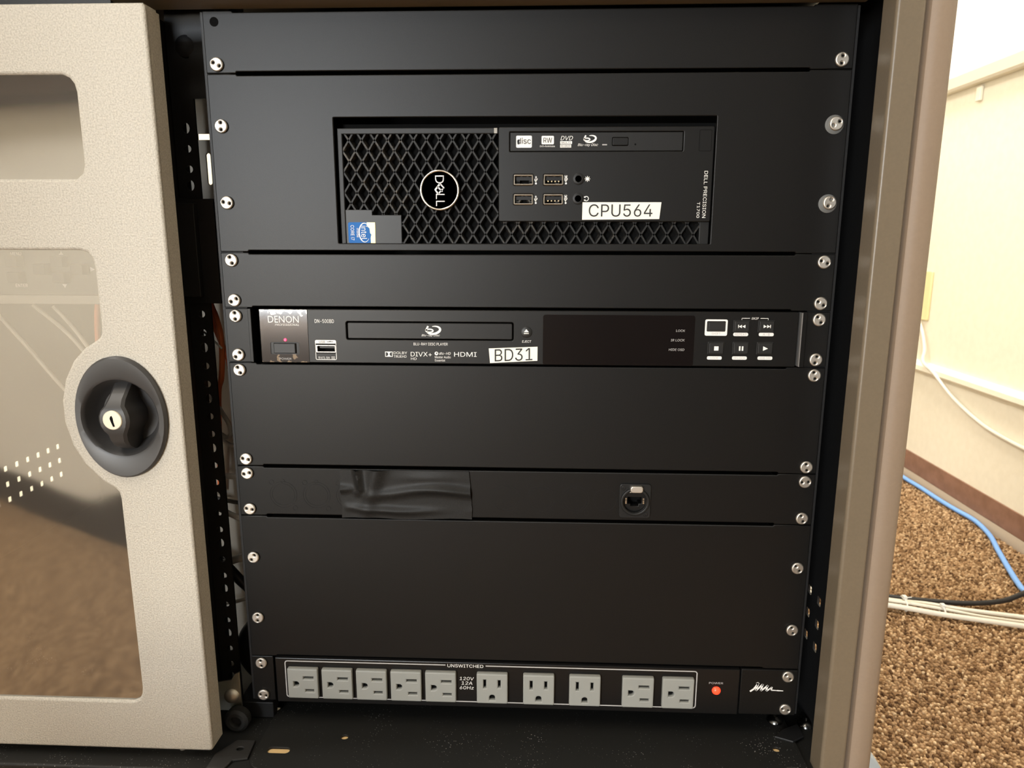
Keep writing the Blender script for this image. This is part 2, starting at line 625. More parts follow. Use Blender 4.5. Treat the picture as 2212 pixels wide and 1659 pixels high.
for dz0, dz1, dpow, dcol in DAYLIGHT:
    part(wf, 'bright_pane', MB().box(wx0 + 44, wx1 - 44, YF - 30, YF - 26, dz0, dz1), mat('daylit_pane', (.8, .8, .8), .5, emit=dcol, estr=5.0 if dz0 > -100 else 3.0))
    wl = bpy.data.lights.new('daylight', 'AREA')
    wl.shape = 'RECTANGLE'
    wl.size, wl.size_y = (wx1 - wx0 - 90) * S, (dz1 - dz0) * S
    wl.energy = dpow
    wl.color = dcol
    wo = bpy.data.objects.new('daylight', wl)
    COL.objects.link(wo)
    wo.location = W(((wx0 + wx1) / 2, YF + 12, (dz0 + dz1) / 2))
    wo.rotation_euler = (math.radians(90), 0, 0)
bb = MB()
bb.box(XW - 4, XW, YF, YB, FLOOR + 20, FLOOR + 72)
bb.box(XW - 12, XW, YF, YB, FLOOR, FLOOR + 19)
solo('baseboard_right', MB().box(XW - 4, XW, YF, YB, FLOOR + 21, FLOOR + 71), BASEB, (XW - 2, 0, FLOOR), 'brown vinyl baseboard along the right wall', kind='structure', bev=1.5)
solo('trim_1', MB().plate([(XW, FLOOR), (XW - 14, FLOOR), (XW - 13, FLOOR + 6), (XW - 7, FLOOR + 16), (XW - 4, FLOOR + 21), (XW, FLOOR + 21)], th=YB - YF, mp=lambda a, b, c: (a, (YF + YB) / 2 - c, b)),
     mat('cove_toe_sheen', (.36, .29, .22), .35), (XW - 5, 0, FLOOR), 'cove toe at the foot of the baseboard, its sheen painted grey', kind='structure')  # the toe's pale grey sheen is put into its colour
rw = MB().plate([(XW, -452), (XW - 15, -450), (XW - 18, -447), (XW - 18, -436), (XW - 14, -431), (XW - 10, -428), (XW, -427)], th=YB - YF, mp=lambda a, b, c: (a, (YF + YB) / 2 - c, b))
solo('trim_2', rw, RACEWAY, (XW - 9, 0, -452), 'cream surface raceway running along the right wall', kind='structure')

for key, lx, ly, sxx, syy, pw, colr in TROFFERS:
    lt = thing('ceiling_light', (lx, ly, CEIL - 22), key, 'light', 'ceiling light panels')
    part(lt, 'frame', MB().plate(rect(lx - sxx / 2 - 25, lx + sxx / 2 + 25, ly - syy / 2 - 25, ly + syy / 2 + 25), [rect(lx - sxx / 2, lx + sxx / 2, ly - syy / 2, ly + syy / 2)], th=22, mp=lambda a, b, c: (a, b, CEIL - 11 + c)), WHITE_INK)
    part(lt, 'diffuser', MB().box(lx - sxx / 2, lx + sxx / 2, ly - syy / 2, ly + syy / 2, CEIL - 8, CEIL - 2), LAMPM)
    ld = bpy.data.lights.new('lamp', 'AREA')
    ld.shape = 'RECTANGLE'
    ld.size, ld.size_y = sxx * S, syy * S
    ld.energy = pw
    ld.color = colr
    lo = bpy.data.objects.new('lamp', ld)
    COL.objects.link(lo)
    lo.parent = lt
    lo.location = (0, 0, 0.008)

# pale desk whose front is mirrored in the door windows
dk = thing('front_desk', (-1500, -1300, FLOOR), 'pale laminate desk with dark kick plate, mirrored in the cabinet door window', 'desk')
dang = math.radians(24)


def drot(mb):
    c, s = math.cos(dang), math.sin(dang)
    mb.v = [(-1150 + (x * c - y * s), -1030 + (x * s + y * c), z) for x, y, z in mb.v]
    return mb


part(dk, 'front_panel', drot(MB().box(-1300, 420, -40, 0, FLOOR + 95, 135)), DESKM)
part(dk, 'kick_plate', drot(MB().box(-1300, 420, -40, -6, FLOOR, FLOOR + 95)), mat('dark_kick', (.03, .02, .015), .6))
part(dk, 'desk_top', drot(MB().box(-1330, 435, -160, 70, 135, 160)), mat('walnut_edge', (.06, .04, .028), .5))
part(dk, 'end_panel', drot(MB().box(395, 420, -140, -40, FLOOR, 135)), DESKM)

# an added, unseen crate left of the viewer shades the foot of the door from the daylight
crt = thing('shade_crate', (-490, -710, FLOOR), 'added unseen lidded crate that shades the foot of the door', 'crate')
CRATE = mat('pale_grey_crate', (.50, .47, .42), .55)
part(crt, 'crate_body', MB().box(-578, -400, -820, -600, FLOOR, -455), CRATE, bev=8)
part(crt, 'crate_lid', MB().box(-584, -394, -826, -594, -455, -430), CRATE, bev=5)

# dark table and board, added unseen, to darken reflections in the rack's right side
WALNUT = mat('walnut_laminate', (.05, .034, .024), .6)
tb_ = thing('added_table', (520, -1500, FLOOR), 'added unseen dark table that darkens reflections in the right of the rack', 'table')
part(tb_, 'table_top', MB().box(60, 960, -2100, -1000, -40, -10), WALNUT, bev=2)
part(tb_, 'modesty_panel', MB().box(80, 940, -1040, -1020, FLOOR + 60, -40), WALNUT)
for x_ in (80, 900):
    for y_ in (-2080, -1080):
        part(tb_, 'leg', MB().box(x_, x_ + 40, y_, y_ + 40, FLOOR, -40), BLK_FRAME)
cb = thing('added_board', (990, -3000, 0), 'added unseen dark board dulling the right wall in rack reflections', 'added_board')  # added unseen; its black dulls the right wall's reflection
part(cb, 'board_surface', MB().box(986, 998, -4800, -900, -100, 1300), mat('added_board_black', (.015, .017, .016), .7))
part(cb, 'board_frame', MB().box(980, 998, -4830, -870, 1300, 1330).box(980, 998, -4830, -870, -130, -100).box(980, 998, -4830, -4800, -100, 1300).box(980, 998, -900, -870, -100, 1300), ALU)

crn = thing('added_carton', (-1230, 720, FLOOR), 'added cream carton that brightens the view through the left vent holes', 'carton')  # added pale carton, lit from above, brightens the vent holes
part(crn, 'carton_body', MB().box(-1500, -960, 250, 1250, FLOOR, -602), mat('cream_carton', (.86, .80, .62), .8), bev=3)
part(crn, 'carton_flap', MB().box(-1498, -962, 252, 748, -602, -600).box(-1498, -962, 752, 1248, -602, -600), mat('cream_carton_flap', (.88, .82, .64), .8))

# carpet loops in the part of the floor that shows
gx = np.arange(275, 985, 5.2)
gy = np.arange(-60, 1340, 5.2)
X, Y = np.meshgrid(gx, gy)
X = X.ravel() + rng.uniform(-2, 2, X.size)
Y = Y.ravel() + rng.uniform(-2, 2, Y.size)
keep = ~((X > 300) & (X < 368) & (abs(Y - 118) < 24))
X, Y = X[keep], Y[keep]
N = X.size
hgt = rng.uniform(3.0, 5.6, N)
rad = rng.uniform(2.1, 3.1, N)
ang0 = rng.uniform(0, 6.28, N)
k5 = np.arange(5) * 2 * math.pi / 5
ex = 1 + .5 * rng.uniform(0, 1, N)
V = np.zeros((N, 11, 3))
for ring, (rf, hf) in enumerate(((1.0, 0.0), (.8, .7))):
    la, lb = np.cos(k5)[None] * rad[:, None] * rf * ex[:, None], np.sin(k5)[None] * rad[:, None] * rf / ex[:, None]
    V[:, ring * 5:ring * 5 + 5, 0] = X[:, None] + la * np.cos(ang0)[:, None] - lb * np.sin(ang0)[:, None]
    V[:, ring * 5:ring * 5 + 5, 1] = Y[:, None] + la * np.sin(ang0)[:, None] + lb * np.cos(ang0)[:, None]
    V[:, ring * 5:ring * 5 + 5, 2] = (hgt * hf)[:, None]
V[:, 10, 0] = X
V[:, 10, 1] = Y
V[:, 10, 2] = hgt
V[:, :, 2] -= 0.3
tris = []
for i in range(5):
    j = (i + 1) % 5
    tris += [(i, j, 5 + j), (i, 5 + j, 5 + i), (5 + i, 5 + j, 10)]
T = (np.array(tris)[None] + (np.arange(N) * 11)[:, None, None]).reshape(-1, 3)
me = bpy.data.meshes.new('carpet_pile')
me.vertices.add(N * 11)
me.vertices.foreach_set('co', (V.reshape(-1) * S).astype(np.float32))
me.loops.add(T.size)
me.loops.foreach_set('vertex_index', T.reshape(-1).astype(np.int32))
me.polygons.add(len(T))
me.polygons.foreach_set('loop_start', (np.arange(len(T)) * 3).astype(np.int32))
pal = np.array([(.50, .34, .19), (.37, .235, .125), (.23, .135, .066), (.11, .06, .03), (.62, .45, .27)])
pc = pal[rng.choice(5, N, p=[.22, .30, .26, .14, .08])] * rng.uniform(.85, 1.15, (N, 1))
ca = me.attributes.new('tuft', 'FLOAT_COLOR', 'POINT')
ca.data.foreach_set('color', np.concatenate([np.repeat(pc, 11, 0), np.ones((N * 11, 1))], 1).reshape(-1).astype(np.float32))
me.update(calc_edges=True)
me.validate()
me.shade_smooth()
me.materials.append(PILE)
cp = bpy.data.objects.new('carpet_pile', me)
COL.objects.link(cp)
cp.location = (0, 0, 0)
tag(cp, 'brown and tan carpet loops right of the cabinet', 'carpet', kind='stuff')

# whiteboard on the right wall with its tray
wb = thing('whiteboard', (XW - 10, 900, 215), 'white wall board above a cream tray rail on the right wall', 'whiteboard')
part(wb, 'board_surface', MB().box(XW - 12, XW - 1, -600, 1500, 256, 1400), BOARD, bev=1)
part(wb, 'tray_rail', MB().plate([(XW - 1, 223), (XW - 20, 223), (XW - 24, 228), (XW - 24, 252), (XW - 20, 257), (XW - 1, 257)], th=2100, mp=lambda a, b, c: (a, 450 - c, b)), ALU)
part(wb, 'mounting_clip', MB().box(XW - 8, XW - 1, 1168, 1186, 186, 218), RACEWAY, bev=2)
pl = thing('wall_plate', (XW - 3, 1330, -324), 'ivory wall plate at the edge of the cabinet above the raceway', 'wall plate')
part(pl, 'cover_plate', MB().plate(rr(1283, 1362, -322, -199, 3), [ell(1322, -232, 2.4), ell(1322, -290, 2.4)], th=6, bev=1.5, mp=lambda a, b, c: (XW - 3.5 - c, a, b)), IVORY)
for zz in (-232, -290):
    part(pl, 'plate_screw', MB().lathe((XW - 3, 1322, zz), [(2.3, 0), (2.3, -3), (1.2, -4)], 10, ax='x'), ZINC)

# cables on wall and floor
wc = MB().tube([(991, 1345, -300), (988, 1290, -345), (984, 1258, -392), (973, 1238, -420), (978, 1195, -440), (990, 1120, -487), (993, 1020, -518), (994, 930, -531), (994, 800, -536), (994, 500, -536)], 4.2, 10)
solo('white_cable', wc, WHITE_CBL, (988, 1000, -540), 'white cord draped down the right wall over the raceway', 'cord')
bc = MB().tube([(968, 1420, -732), (970, 1300, -732), (970, 1241, -732), (973, 1181, -732), (973, 1094, -732), (976, 1029, -732), (981, 985, -732), (979, 945, -732), (964, 880, -732), (936, 808, -732), (905, 725, -732), (885, 668, -732), (876, 634, -731), (884, 606, -731), (915, 584, -730), (982, 562, -730)], 5.0, 12)
solo('network_cable', bc, BLUE_CBL, (900, 800, -740), 'blue network cable curving along the baseboard on the carpet', 'cable')
wgrp = 'white and black cables running out of the cabinet'
for lab, mt, rr_, pts in (
    ('white cable on the carpet, farther one of the tied pair', WHITE_CBL, 4.2, [(200, 730, -735), (330, 690, -729), (460, 640, -729), (560, 604, -729), (625, 582, -728), (674, 575, -729), (714, 563, -730), (761, 553, -731), (815, 540, -731), (900, 516, -731), (984, 488, -731)]),
    ('white cable on the carpet, nearer one splitting from the tied pair', WHITE_CBL, 4.2, [(200, 700, -735), (330, 662, -729), (460, 618, -729), (560, 582, -729), (625, 563, -729), (684, 545, -731), (742, 528, -731), (800, 512, -731), (880, 490, -731), (984, 460, -731)]),
    ('thin white cable on the carpet between the tied pair', WHITE_CBL, 2.8, [(200, 715, -730), (330, 676, -728), (460, 629, -726), (560, 592, -725), (630, 571, -724), (690, 558, -728), (745, 541, -731), (807, 526, -732), (890, 503, -732), (984, 474, -732)]),
    ('black cable on the carpet beside the tied white cables', BLACK_CBL, 4.4, [(200, 760, -735), (330, 712, -729), (460, 662, -729), (560, 622, -729), (625, 598, -729), (700, 586, -730), (757, 583, -730), (810, 590, -728), (850, 604, -722), (884, 622, -720), (930, 650, -722), (984, 676, -728)])):
    solo('cable', MB().tube(pts, rr_, 10), mt, (650, 570, -738), lab, 'cable', wgrp)
for lab, p, rx in (('clear cable tie around the cable bundle next to the cabinet', (638, 577, -730), 14), ('clear cable tie around the cable pair farther from the cabinet', (692, 558, -731.5), 11)):
    tb = MB()
    pts = [(p[0] + .15 * rx * math.cos(t), p[1] + rx * math.cos(t) * 1.25, p[2] + .72 * rx * math.sin(t)) for t in np.linspace(0, 6.28, 15)]
    tb.tube(pts, 1.3, 6, n=2)
    tb.box(p[0] - 3, p[0] + 3, p[1] - 4, p[1] + 4, p[2] + .72 * rx - 1, p[2] + .72 * rx + 4)
    tb.tube([(p[0], p[1] - 3, p[2] + .72 * rx + 2), (p[0] + 5, p[1] - 12, p[2] + .72 * rx + 8)], .9, 6)
    solo('cable_tie', tb, TIE, p, lab, 'cable tie', 'cable ties on the floor cables')

# ------------------------------------------------------------------ the equipment cabinet
cab = thing('equipment_cabinet', (-220, 250, FLOOR), 'tan steel equipment cabinet with a windowed door and black rack bay', 'cabinet')
DX0 = -805.0
# desk top over the bays
part(cab, 'desk_top', MB().box(-850, 296, -62, 660, 92, 120), BLK_PLASTIC, bev=3)
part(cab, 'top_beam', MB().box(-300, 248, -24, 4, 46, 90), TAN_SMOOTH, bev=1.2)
part(cab, 'strike_plate', MB().plate(rr(-216, -198, 46.6, 53.2, 1.2), [rr(-212, -202, 48, 52, .8)], -25.4, 1.4, .3), CHROME)
part(cab, 'header_rail', MB().box(-850, -300, -18, 4, 44, 90), BLK_FRAME)
# right post: face with return, groove, outer trim
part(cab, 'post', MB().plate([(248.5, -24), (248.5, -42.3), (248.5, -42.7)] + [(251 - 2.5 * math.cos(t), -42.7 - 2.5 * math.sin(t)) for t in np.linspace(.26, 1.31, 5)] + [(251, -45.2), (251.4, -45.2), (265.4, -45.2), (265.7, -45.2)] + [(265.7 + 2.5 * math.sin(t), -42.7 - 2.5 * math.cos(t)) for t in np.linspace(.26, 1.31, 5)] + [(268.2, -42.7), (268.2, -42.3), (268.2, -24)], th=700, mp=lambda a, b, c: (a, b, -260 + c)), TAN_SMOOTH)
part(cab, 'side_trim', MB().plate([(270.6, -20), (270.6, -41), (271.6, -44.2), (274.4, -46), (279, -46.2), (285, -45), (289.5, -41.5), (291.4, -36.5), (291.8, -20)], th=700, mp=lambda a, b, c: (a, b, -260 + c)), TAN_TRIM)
part(cab, 'groove_strip', MB().box(268.2, 270.6, -36, -24, -610, 90), BLK_FRAME)


def vent(n_):
    return [rr(y - 4, y + 4, z - 4.1, z + 4.1, 1.4, 2) for y in [8 + 22.0 * k for k in range(1, n_)] for z in (-440, -462.5, -485)]


part(cab, 'side_panel', MB().plate(rect(-20, 650, -600, 90), vent(27), th=2, mp=lambda a, b, c: (267 + c, a, b)), BLK_FRAME, label='right black side panel with rows of square vent holes')
part(cab, 'side_panel', MB().plate(rect(-20, 650, -600, 90), vent(22), th=2, mp=lambda a, b, c: (-735 + c, a, b)), BLK_FRAME, label='left black side panel with rows of square vent holes')
part(cab, 'back_panel', MB().box(-734, -545, 560, 563, -600, 90), BLK_FRAME)
part(cab, 'leak_stop_back', MB().box(-236, 236, 345, 348, -556, 60), BLK_FRAME)  # added sheets behind and beside the rack keep stray light out of gaps
part(cab, 'leak_stop_side', MB().box(-238, -236.5, 42, 345, -556, 60), BLK_FRAME)
part(cab, 'leak_stop_side', MB().box(236.5, 238, 42, 345, -556, 60), BLK_FRAME)
part(cab, 'rear_panel', MB().box(-475, 266, 560, 563, -600, 90), BLK_FRAME)
# rails
rails = [ell(-271.5, -36 - 44.45 * u - o, 3.0, 3.0 if k else 4.2, 12) for u in range(0, 12) for k, o in enumerate((0, 15.9, 31.7))]
rails = [h for h in rails if not -178 < h[0][1] < -85]
part(cab, 'rack_rail', MB().plate(rect(-281.5, -263.2, -556, 91), rails, 22, 2), BLK_FRAME, label='black rail with a column of round holes beside the door')
part(cab, 'rack_rail', MB().box(-244, -226, 2.6, 5, -534, 44).box(-226, -224, 2.6, 40, -534, 44), BLK_FRAME)
part(cab, 'rack_rail', MB().box(226, 244, 2.6, 5, -534, 44).box(224, 226, 2.6, 40, -534, 44), BLK_FRAME)
part(cab, 'frame_upright', MB().box(-290, -283.5, -14, 48, -556, 44), BLK_FRAME)
part(cab, 'upright_bolt', MB().lathe((-266, 21.6, 25), [(8.5, 0), (8.2, 1.2), (6, 2.2), (2, 2.5)], 20), BLK_FRAME)
part(cab, 'upright_plate', MB().box(-263.4, -242, 20, 23, -14, 91), BLK_FRAME)
dv = MB().plate(rect(-325, -240, -545, 91), [rect(-287.5, -272.5, -38, -32.8), [(p[0] + (p[1] + 62) * -.0, p[1]) for p in rr(-281.6, -277.4, -76, -49, 2.0)]], 75, 2)
part(cab, 'divider_sheet', dv, GREY_IN)
part(cab, 'bracket', MB().box(-284, -252.5, 19, 21.5, -176, -91).box(-284, -266, 12, 19, -170, -95), BLK_FRAME, bev=.6)
def zmap(z0):
    return lambda a, b, c: (a, b, z0 + c)
tray = rr(-229, 243, -57, 600, 14)
slot = [rr(-218.5, -199, -37.5, -30.5, 3.4), ell(-156, -15, 3.2, 2.8, 14), ell(223, -14, 3.0, 2.8, 14), ell(229, -41, 8.5, 5.5, 18), rr(180, 199, -200 + 400, 207, 3)]
part(cab, 'floor_plate', MB().plate(rect(-850, 292, -57, 650), [], th=6, bev=2, mp=zmap(-563), res=2), TRAY)
part(cab, 'slot_backing', MB().box(-222, 236, -46, 40, -560, -559.4), mat('slot_gold', (.85, .60, .30), .55))  # added golden sheet, its colour stands in for lit carpet under the slots
part(cab, 'floor_tray', MB().plate(tray, slot, th=2.2, bev=.6, mp=zmap(-558.2)), TRAY)
sk = MB().box(-846, 290, 640, 645, -580, -566).box(-846, -842, -46, 640, -580, -566).box(286, 290, -46, 640, -580, -566)
part(cab, 'base_skirt', sk, mat('dark_red_brown_skirt', (.04, .015, .01), .6))
part(cab, 'corner_plate', MB().plate([(-262, -40), (-250, -22), (-234, -22), (-232, -44), (-244, -47), (-247, -57), (-262, -57)], [ell(-243, -33, 3.2, 2.6, 12)], th=2, bev=.5, mp=zmap(-558.6)), mat('worn_grey_plate', (.022, .021, .02), .55))
part(cab, 'foot_block', MB().box(-262, -229, 10, 40, -559, -543), BLK_FRAME, bev=1)
part(cab, 'rubber_bumper', MB().lathe((-256, -2, -549), [(11, 0), (11, 7), (8.5, 9), (5.5, 9), (4.5, 5), (1, 4.8)], 20), RUBBER)
part(cab, 'zinc_bracket', MB().plate([(-276, -545), (-254, -545), (-254, -506), (-258, -508), (-262, -514), (-276, -517)], [], 0, 2, .3), ZINC)
part(cab, 'bracket_bolt', MB().lathe((-262.5, 0, -530), [(7, 0), (6.6, 1.6), (4.4, 3.6), (1.5, 4.3)], 18), STEEL)
boltm = MB().lathe((0, 0, 0), [(7.6, 0), (7.2, 1.6), (5.2, 3.8), (2.4, 4.8), (2.2, 3.4)], 20, ax='z').mesh('floor_bolt', ang=50)
boltm.materials.append(mat('black_nickel_bolt', (.16, .16, .155), .22, metal=1))
for x, y in ((-233, 24), (234, 25), (262, 24)):
    place(cab, 'floor_bolt', boltm, (x, y, -557 if abs(x) < 240 else -560))
part(cab, 'bolt_shim', MB().plate([(236, 10), (252, 18), (252, 2), (240, -6), (226, 0)], [], th=2, bev=.5, mp=zmap(-556)), BLK_FRAME)
for lab, cx, cy in (('grey caster under the right side, near the front', 334, 118), ('caster under the left front', -700, 118)):
    cs = part(cab, 'caster_wheel', MB().lathe((cx, cy + 14, -692), [(20, 0), (48, 0), (50, 2), (50, 26), (48, 28), (20, 28)], 36), WHEEL, label=lab, ang=50)
    part(cs, 'caster_fork', MB().box(cx - 26, cx - 6, cy - 20, cy - 15, -700, -622).box(cx - 26, cx - 6, cy + 15, cy + 20, -700, -622).box(cx - 70, cx + 4, cy - 30, cy + 30, -622, -592), ZINC, bev=1)

# door with two windows
win1 = [(-760, -8.6), (-325.6, -9.2), (-320.5, -11.4), (-317.4, -15.5), (-316.2, -21), (-316.6, -71), (-318.2, -76.6), (-323.5, -80.7), (-760, -80.7)]
win2 = [(-760, -131.4), (-326.9, -131.4), (-321.5, -133), (-318.4, -137.4), (-317.2, -144), (-317.2, -187), (-317.7, -192.9), (-319, -196.1), (-322.5, -199), (-332.2, -204.9), (-342.2, -214.8), (-350.4, -229.3), (-355, -246.5), (-355.2, -263.1), (-351, -281.6), (-343.2, -296.8), (-330, -310.9), (-320.7, -316.6), (-317.9, -320), (-317.0, -326), (-317.0, -493), (-317.8, -498.5), (-320.2, -503.2), (-325.5, -505.6), (-760, -505.6)]
latch_hole = ell(-308, -258.5, 33, 45, 40)
dm = MB().plate(rr(DX0, -261, -551.5, 37, 3.5, 3), [win1, win2, latch_hole], -45, 4.4, 2.0, res=2)
dm.box(-262.6, -261, -43, -26, -549, 34.5).box(DX0, DX0 + 1.6, -43, -26, -549, 34.5).box(DX0 + 3, -263, -43, -26, -551.5, -549.9).box(DX0 + 3, -263, -43, -26, 35.4, 37)
door = part(cab, 'door', dm, TAN)
for wn in (win1, win2):
    pn = part(door, 'window_pane', MB().plate(wn, [], -42.2, 2.5), [PANE, CLEAR])
    for p in pn.data.polygons:      # the mirror coat is on the outer face only
        if p.normal.y > -.9:
            p.material_index = 1
rim = MB()
# oval escutcheon: sloping rim around a dished bowl
prof = [(36, 48, -45), (36, 48, -47.5), (34.6, 46.4, -49.4), (30.8, 32.5, -49.0), (29.8, 30.4, -48.2), (28.6, 28.8, -46), (26, 26, -38), (22, 22, -33.5), (12, 12, -32), (.5, .5, -32)]
NS = 48
vs, fs = [], []
for a, b, y in prof:
    vs += [(-308 + a * math.cos(2 * math.pi * i / NS), y, -258.5 + b * math.sin(2 * math.pi * i / NS)) for i in range(NS)]
for k in range(len(prof) - 1):
    for i in range(NS):
        j = (i + 1) % NS
        fs.append((k * NS + i, k * NS + j, (k + 1) * NS + j, (k + 1) * NS + i))
rim.add(vs, fs)
part(door, 'latch_escutcheon', rim, LATCH, ang=30)
hb = MB()
# turning bar: sections from the top of the bowl over the raised boss to the bottom
secs = [(-229.5, 5.6, -37), (-233, 6.0, -42), (-238, 6.0, -47), (-243, 6.0, -52), (-247.5, 7.0, -56), (-251, 9.6, -57.5), (-255, 11, -58), (-259, 11.2, -58), (-263, 10.4, -58), (-267, 8.4, -57.5), (-270, 6.6, -56), (-275, 6.0, -54.5), (-280, 5.6, -51), (-284, 5.2, -44), (-286, 5, -36)]
vs, fs = [], []
for z, w, y in secs:
    vs += [(-308 - w - 2, -32, z), (-308 - w - .8, y + 2, z), (-308 - w + 1.2, y, z), (-308 + w - 1.2, y, z), (-308 + w + .8, y + 2, z), (-308 + w + 2, -32, z)]
n = 6
for k in range(len(secs) - 1):
    for i in range(n):
        j = (i + 1) % n
        fs.append((k * n + i, k * n + j, (k + 1) * n + j, (k + 1) * n + i))
fs += [list(range(n)), [(len(secs) - 1) * n + i for i in range(n)]]
hb.add(vs, fs)
part(door, 'latch_handle', hb, LATCH, ang=28)
kc = part(door, 'key_cylinder', MB().lathe((-308, -57.6, -257.6), [(7.5, 0), (7.5, .9), (7.0, 1.4), (2, 1.5)], 28), KEYMETAL)
part(door, 'keyhole', MB().plate([(-309.6, -256.2), (-308.9, -254.4), (-307.9, -254), (-307.2, -256), (-307, -259), (-306.2, -262.3), (-307.6, -262.5), (-308.6, -259.6)], [], -59.3, .3), BLK_VOID)
part(door, 'hinge_pin', MB().lathe((-292, -36, -557), [(2.6, 0), (2.6, 6)], 12, ax='z'), STEEL)

# ------------------------------------------------------------------ rack screws (one mesh, shared)
sm = MB()
sm.plate(ell(0, 0, 5.2, n=24), [ell(-2.6, 0, .95, n=10), ell(2.6, 0, .95, n=10)], -2.4, 2.4, 1.0, 0, 2)
sm.plate(ell(0, 0, 4, n=12), [], -1.0, .4, 0, 1)
SCREW = sm.mesh('screw', ang=50)
setmats(SCREW, [STEEL, BLK_VOID])
XS = 232.55


def screws(t, zs, washer=()):
    for sgn in (-1, 1):
        for z in zs:
            place(t, 'screw', SCREW, (sgn * XS, 0, z), (random.uniform(-.03, .03), random.uniform(0, 3.1), random.uniform(-.03, .03)))
            if (sgn, z) in washer:
                part(t, 'washer', MB().lathe((sgn * XS - 1.2, 0, z - .6), [(6.9, 0), (6.9, .8), (5, 1.0)], 24), DULL)


def panel_outline(z1, z0, n=1.4):
    """ears full height, the middle relieved a little so a dark line shows between panels"""
    a, e, b = 241.3, .25, 219
    return [(-a, z0 + e), (-b, z0 + e), (-b + 1, z0 + n), (b - 9, z0 + n), (b - 8, z0 + e), (a, z0 + e), (a, z1 - e), (b - 8, z1 - e), (b - 9, z1 - n), (-b + 1, z1 - n), (-b, z1 - e), (-a, z1 - e)]


def blank(label, z1, z0, zs, holes=(), washer=(), name='blank_panel', cat='rack panel', group='blank rack panels'):
    t = thing(name, (0, 0, z0), label, cat, group)
    part(t, 'panel_face', MB().plate(panel_outline(z1, z0), holes, 0, 2.4, .7, res=2), BLK_COAT)
    if not holes:
        part(t, 'panel_lip', MB().box(-216, 208, 2, 14, z0 + 1.6, z0 + 3).box(-216, 208, 2, 14, z1 - 3, z1 - 1.6), BLK_COAT)
    screws(t, zs, washer)
    return t


tpp = blank('tall black blank panel topmost in the rack under the cabinet top', 44.45, 0, (6.35,))
part(tpp, 'screw_hole', MB().lathe((-XS, 0, 36.5), [(3.4, 0), (3.4, .12), (2.9, .15)], 18), BLK_VOID)
pcp = blank('black rack panel with a wide cutout framing the computer', 0, -133.35, (-38.1, -95.25), [rr(-145.6, 144.8, -126.2, -32, .6, 2)], {(1, -38.1), (1, -95.25)}, 'cutout_panel', 'rack panel', None)
blank('narrow black blank panel between computer and disc player', -133.35, -177.8, (-139.7, -171.45))
blank('plain black blank panel directly under the disc player', -222.25, -311.15, (-228.6, -304.8))
blank('tallest black blank panel above the power strip', -355.6, -488.95, (-393.7, -450.85))

# ------------------------------------------------------------------ computer behind the cutout
pc = thing('computer', (0, 150, -126), 'black desktop computer with diamond grille lying in the rack cutout', 'computer')
part(pc, 'chassis', MB().box(-149, 149, 14, 330, -131, -35), BLK_VOID)
fr_in = [(-140.4, -126.6), (-140.4, -43.6), (-19.4, -43.6), (-19.4, -109.8), (136.8, -109.8), (136.8, -126.6)]
part(pc, 'bezel_frame', MB().plate([(-144.2, -130), (-144.2, -39.2), (-19.4, -39.2), (-19.4, -43.6), (-140.4, -43.6), (-140.4, -130)], [], 4, 9, .6), BLK_PLASTIC)
part(pc, 'bezel_edge', MB().plate([(136.8, -130), (136.8, -109.0), (144.3, -109.0), (144.3, -130)], [], 4, 9, .6), BLK_PLASTIC)
part(pc, 'light_pipe', MB().box(-22.6, -20.2, 3.4, 6, -43.4, -39.6), mat('pale_light_pipe', (.32, .30, .26), .4))
# diamond lattice of tapering bars
lat = MB()
gx0, gx1, gz0, gz1 = -141, 140, -129, -43
hx, hz = 5.06, 7.9
x0c, z0c = -125.6, -48.0


def clip(p, q):
    t0, t1 = 0.0, 1.0
    dx, dz = q[0] - p[0], q[1] - p[1]
    for pp, qq in ((-dx, p[0] - gx0), (dx, gx1 - p[0]), (-dz, p[1] - gz0), (dz, gz1 - p[1])):
        if pp == 0:
            continue
        r = qq / pp
        if pp < 0:
            t0 = max(t0, r)
        else:
            t1 = min(t1, r)
    if t0 >= t1 - .01:
        return None
    return (p[0] + dx * t0, p[1] + dz * t0), (p[0] + dx * t1, p[1] + dz * t1)


for sgn in (1, -1):
    for k in range(-45, 46):
        xm = x0c + k * 2 * hx
        p, q = (xm - hx * 16, z0c - sgn * hz * 16), (xm + hx * 16, z0c + sgn * hz * 16)
        c = clip(p, q)
        if not c:
            continue
        (ax, az), (bx, bz) = c
        d = Vector((bx - ax, bz - az)).normalized()
        nx, nz_ = -d.y, d.x
        vs = []
        for wd_, yy in ((.62, 5.0), (2.2, 12.0)):
            vs += [(ax + nx * wd_, yy, az + nz_ * wd_), (ax - nx * wd_, yy, az - nz_ * wd_), (bx - nx * wd_, yy, bz - nz_ * wd_), (bx + nx * wd_, yy, bz + nz_ * wd_)]
        lat.add(vs, [(0, 1, 2, 3), (7, 6, 5, 4), (0, 4, 5, 1), (1, 5, 6, 2), (2, 6, 7, 3), (3, 7, 4, 0)])
part(pc, 'grille', lat, GRILLE, ang=20, weld=False)
part(pc, 'grille_back', MB().box(-141, 140, 12.5, 14, -129, -41), BLK_VOID)
part(pc, 'sticker_block', MB().plate([(-140.4, -128), (-95.9, -128), (-95.9, -104.2), (-119, -104.2), (-119, -100.2), (-140.4, -100.2)], [], 4.4, 8, .4), BLK_SATIN)
stk = part(pc, 'maker_sticker', MB().plate(rr(-138.6, -120.6, -126, -109.9, 1.4), [], 4.1, .4), BLUE_STK, label='blue processor sticker with gold edge')
text(stk, 'CORE i7', -136.6, -133.8, -123.8, -112.2, 4.05, WHITE_INK, .01, rot=1)
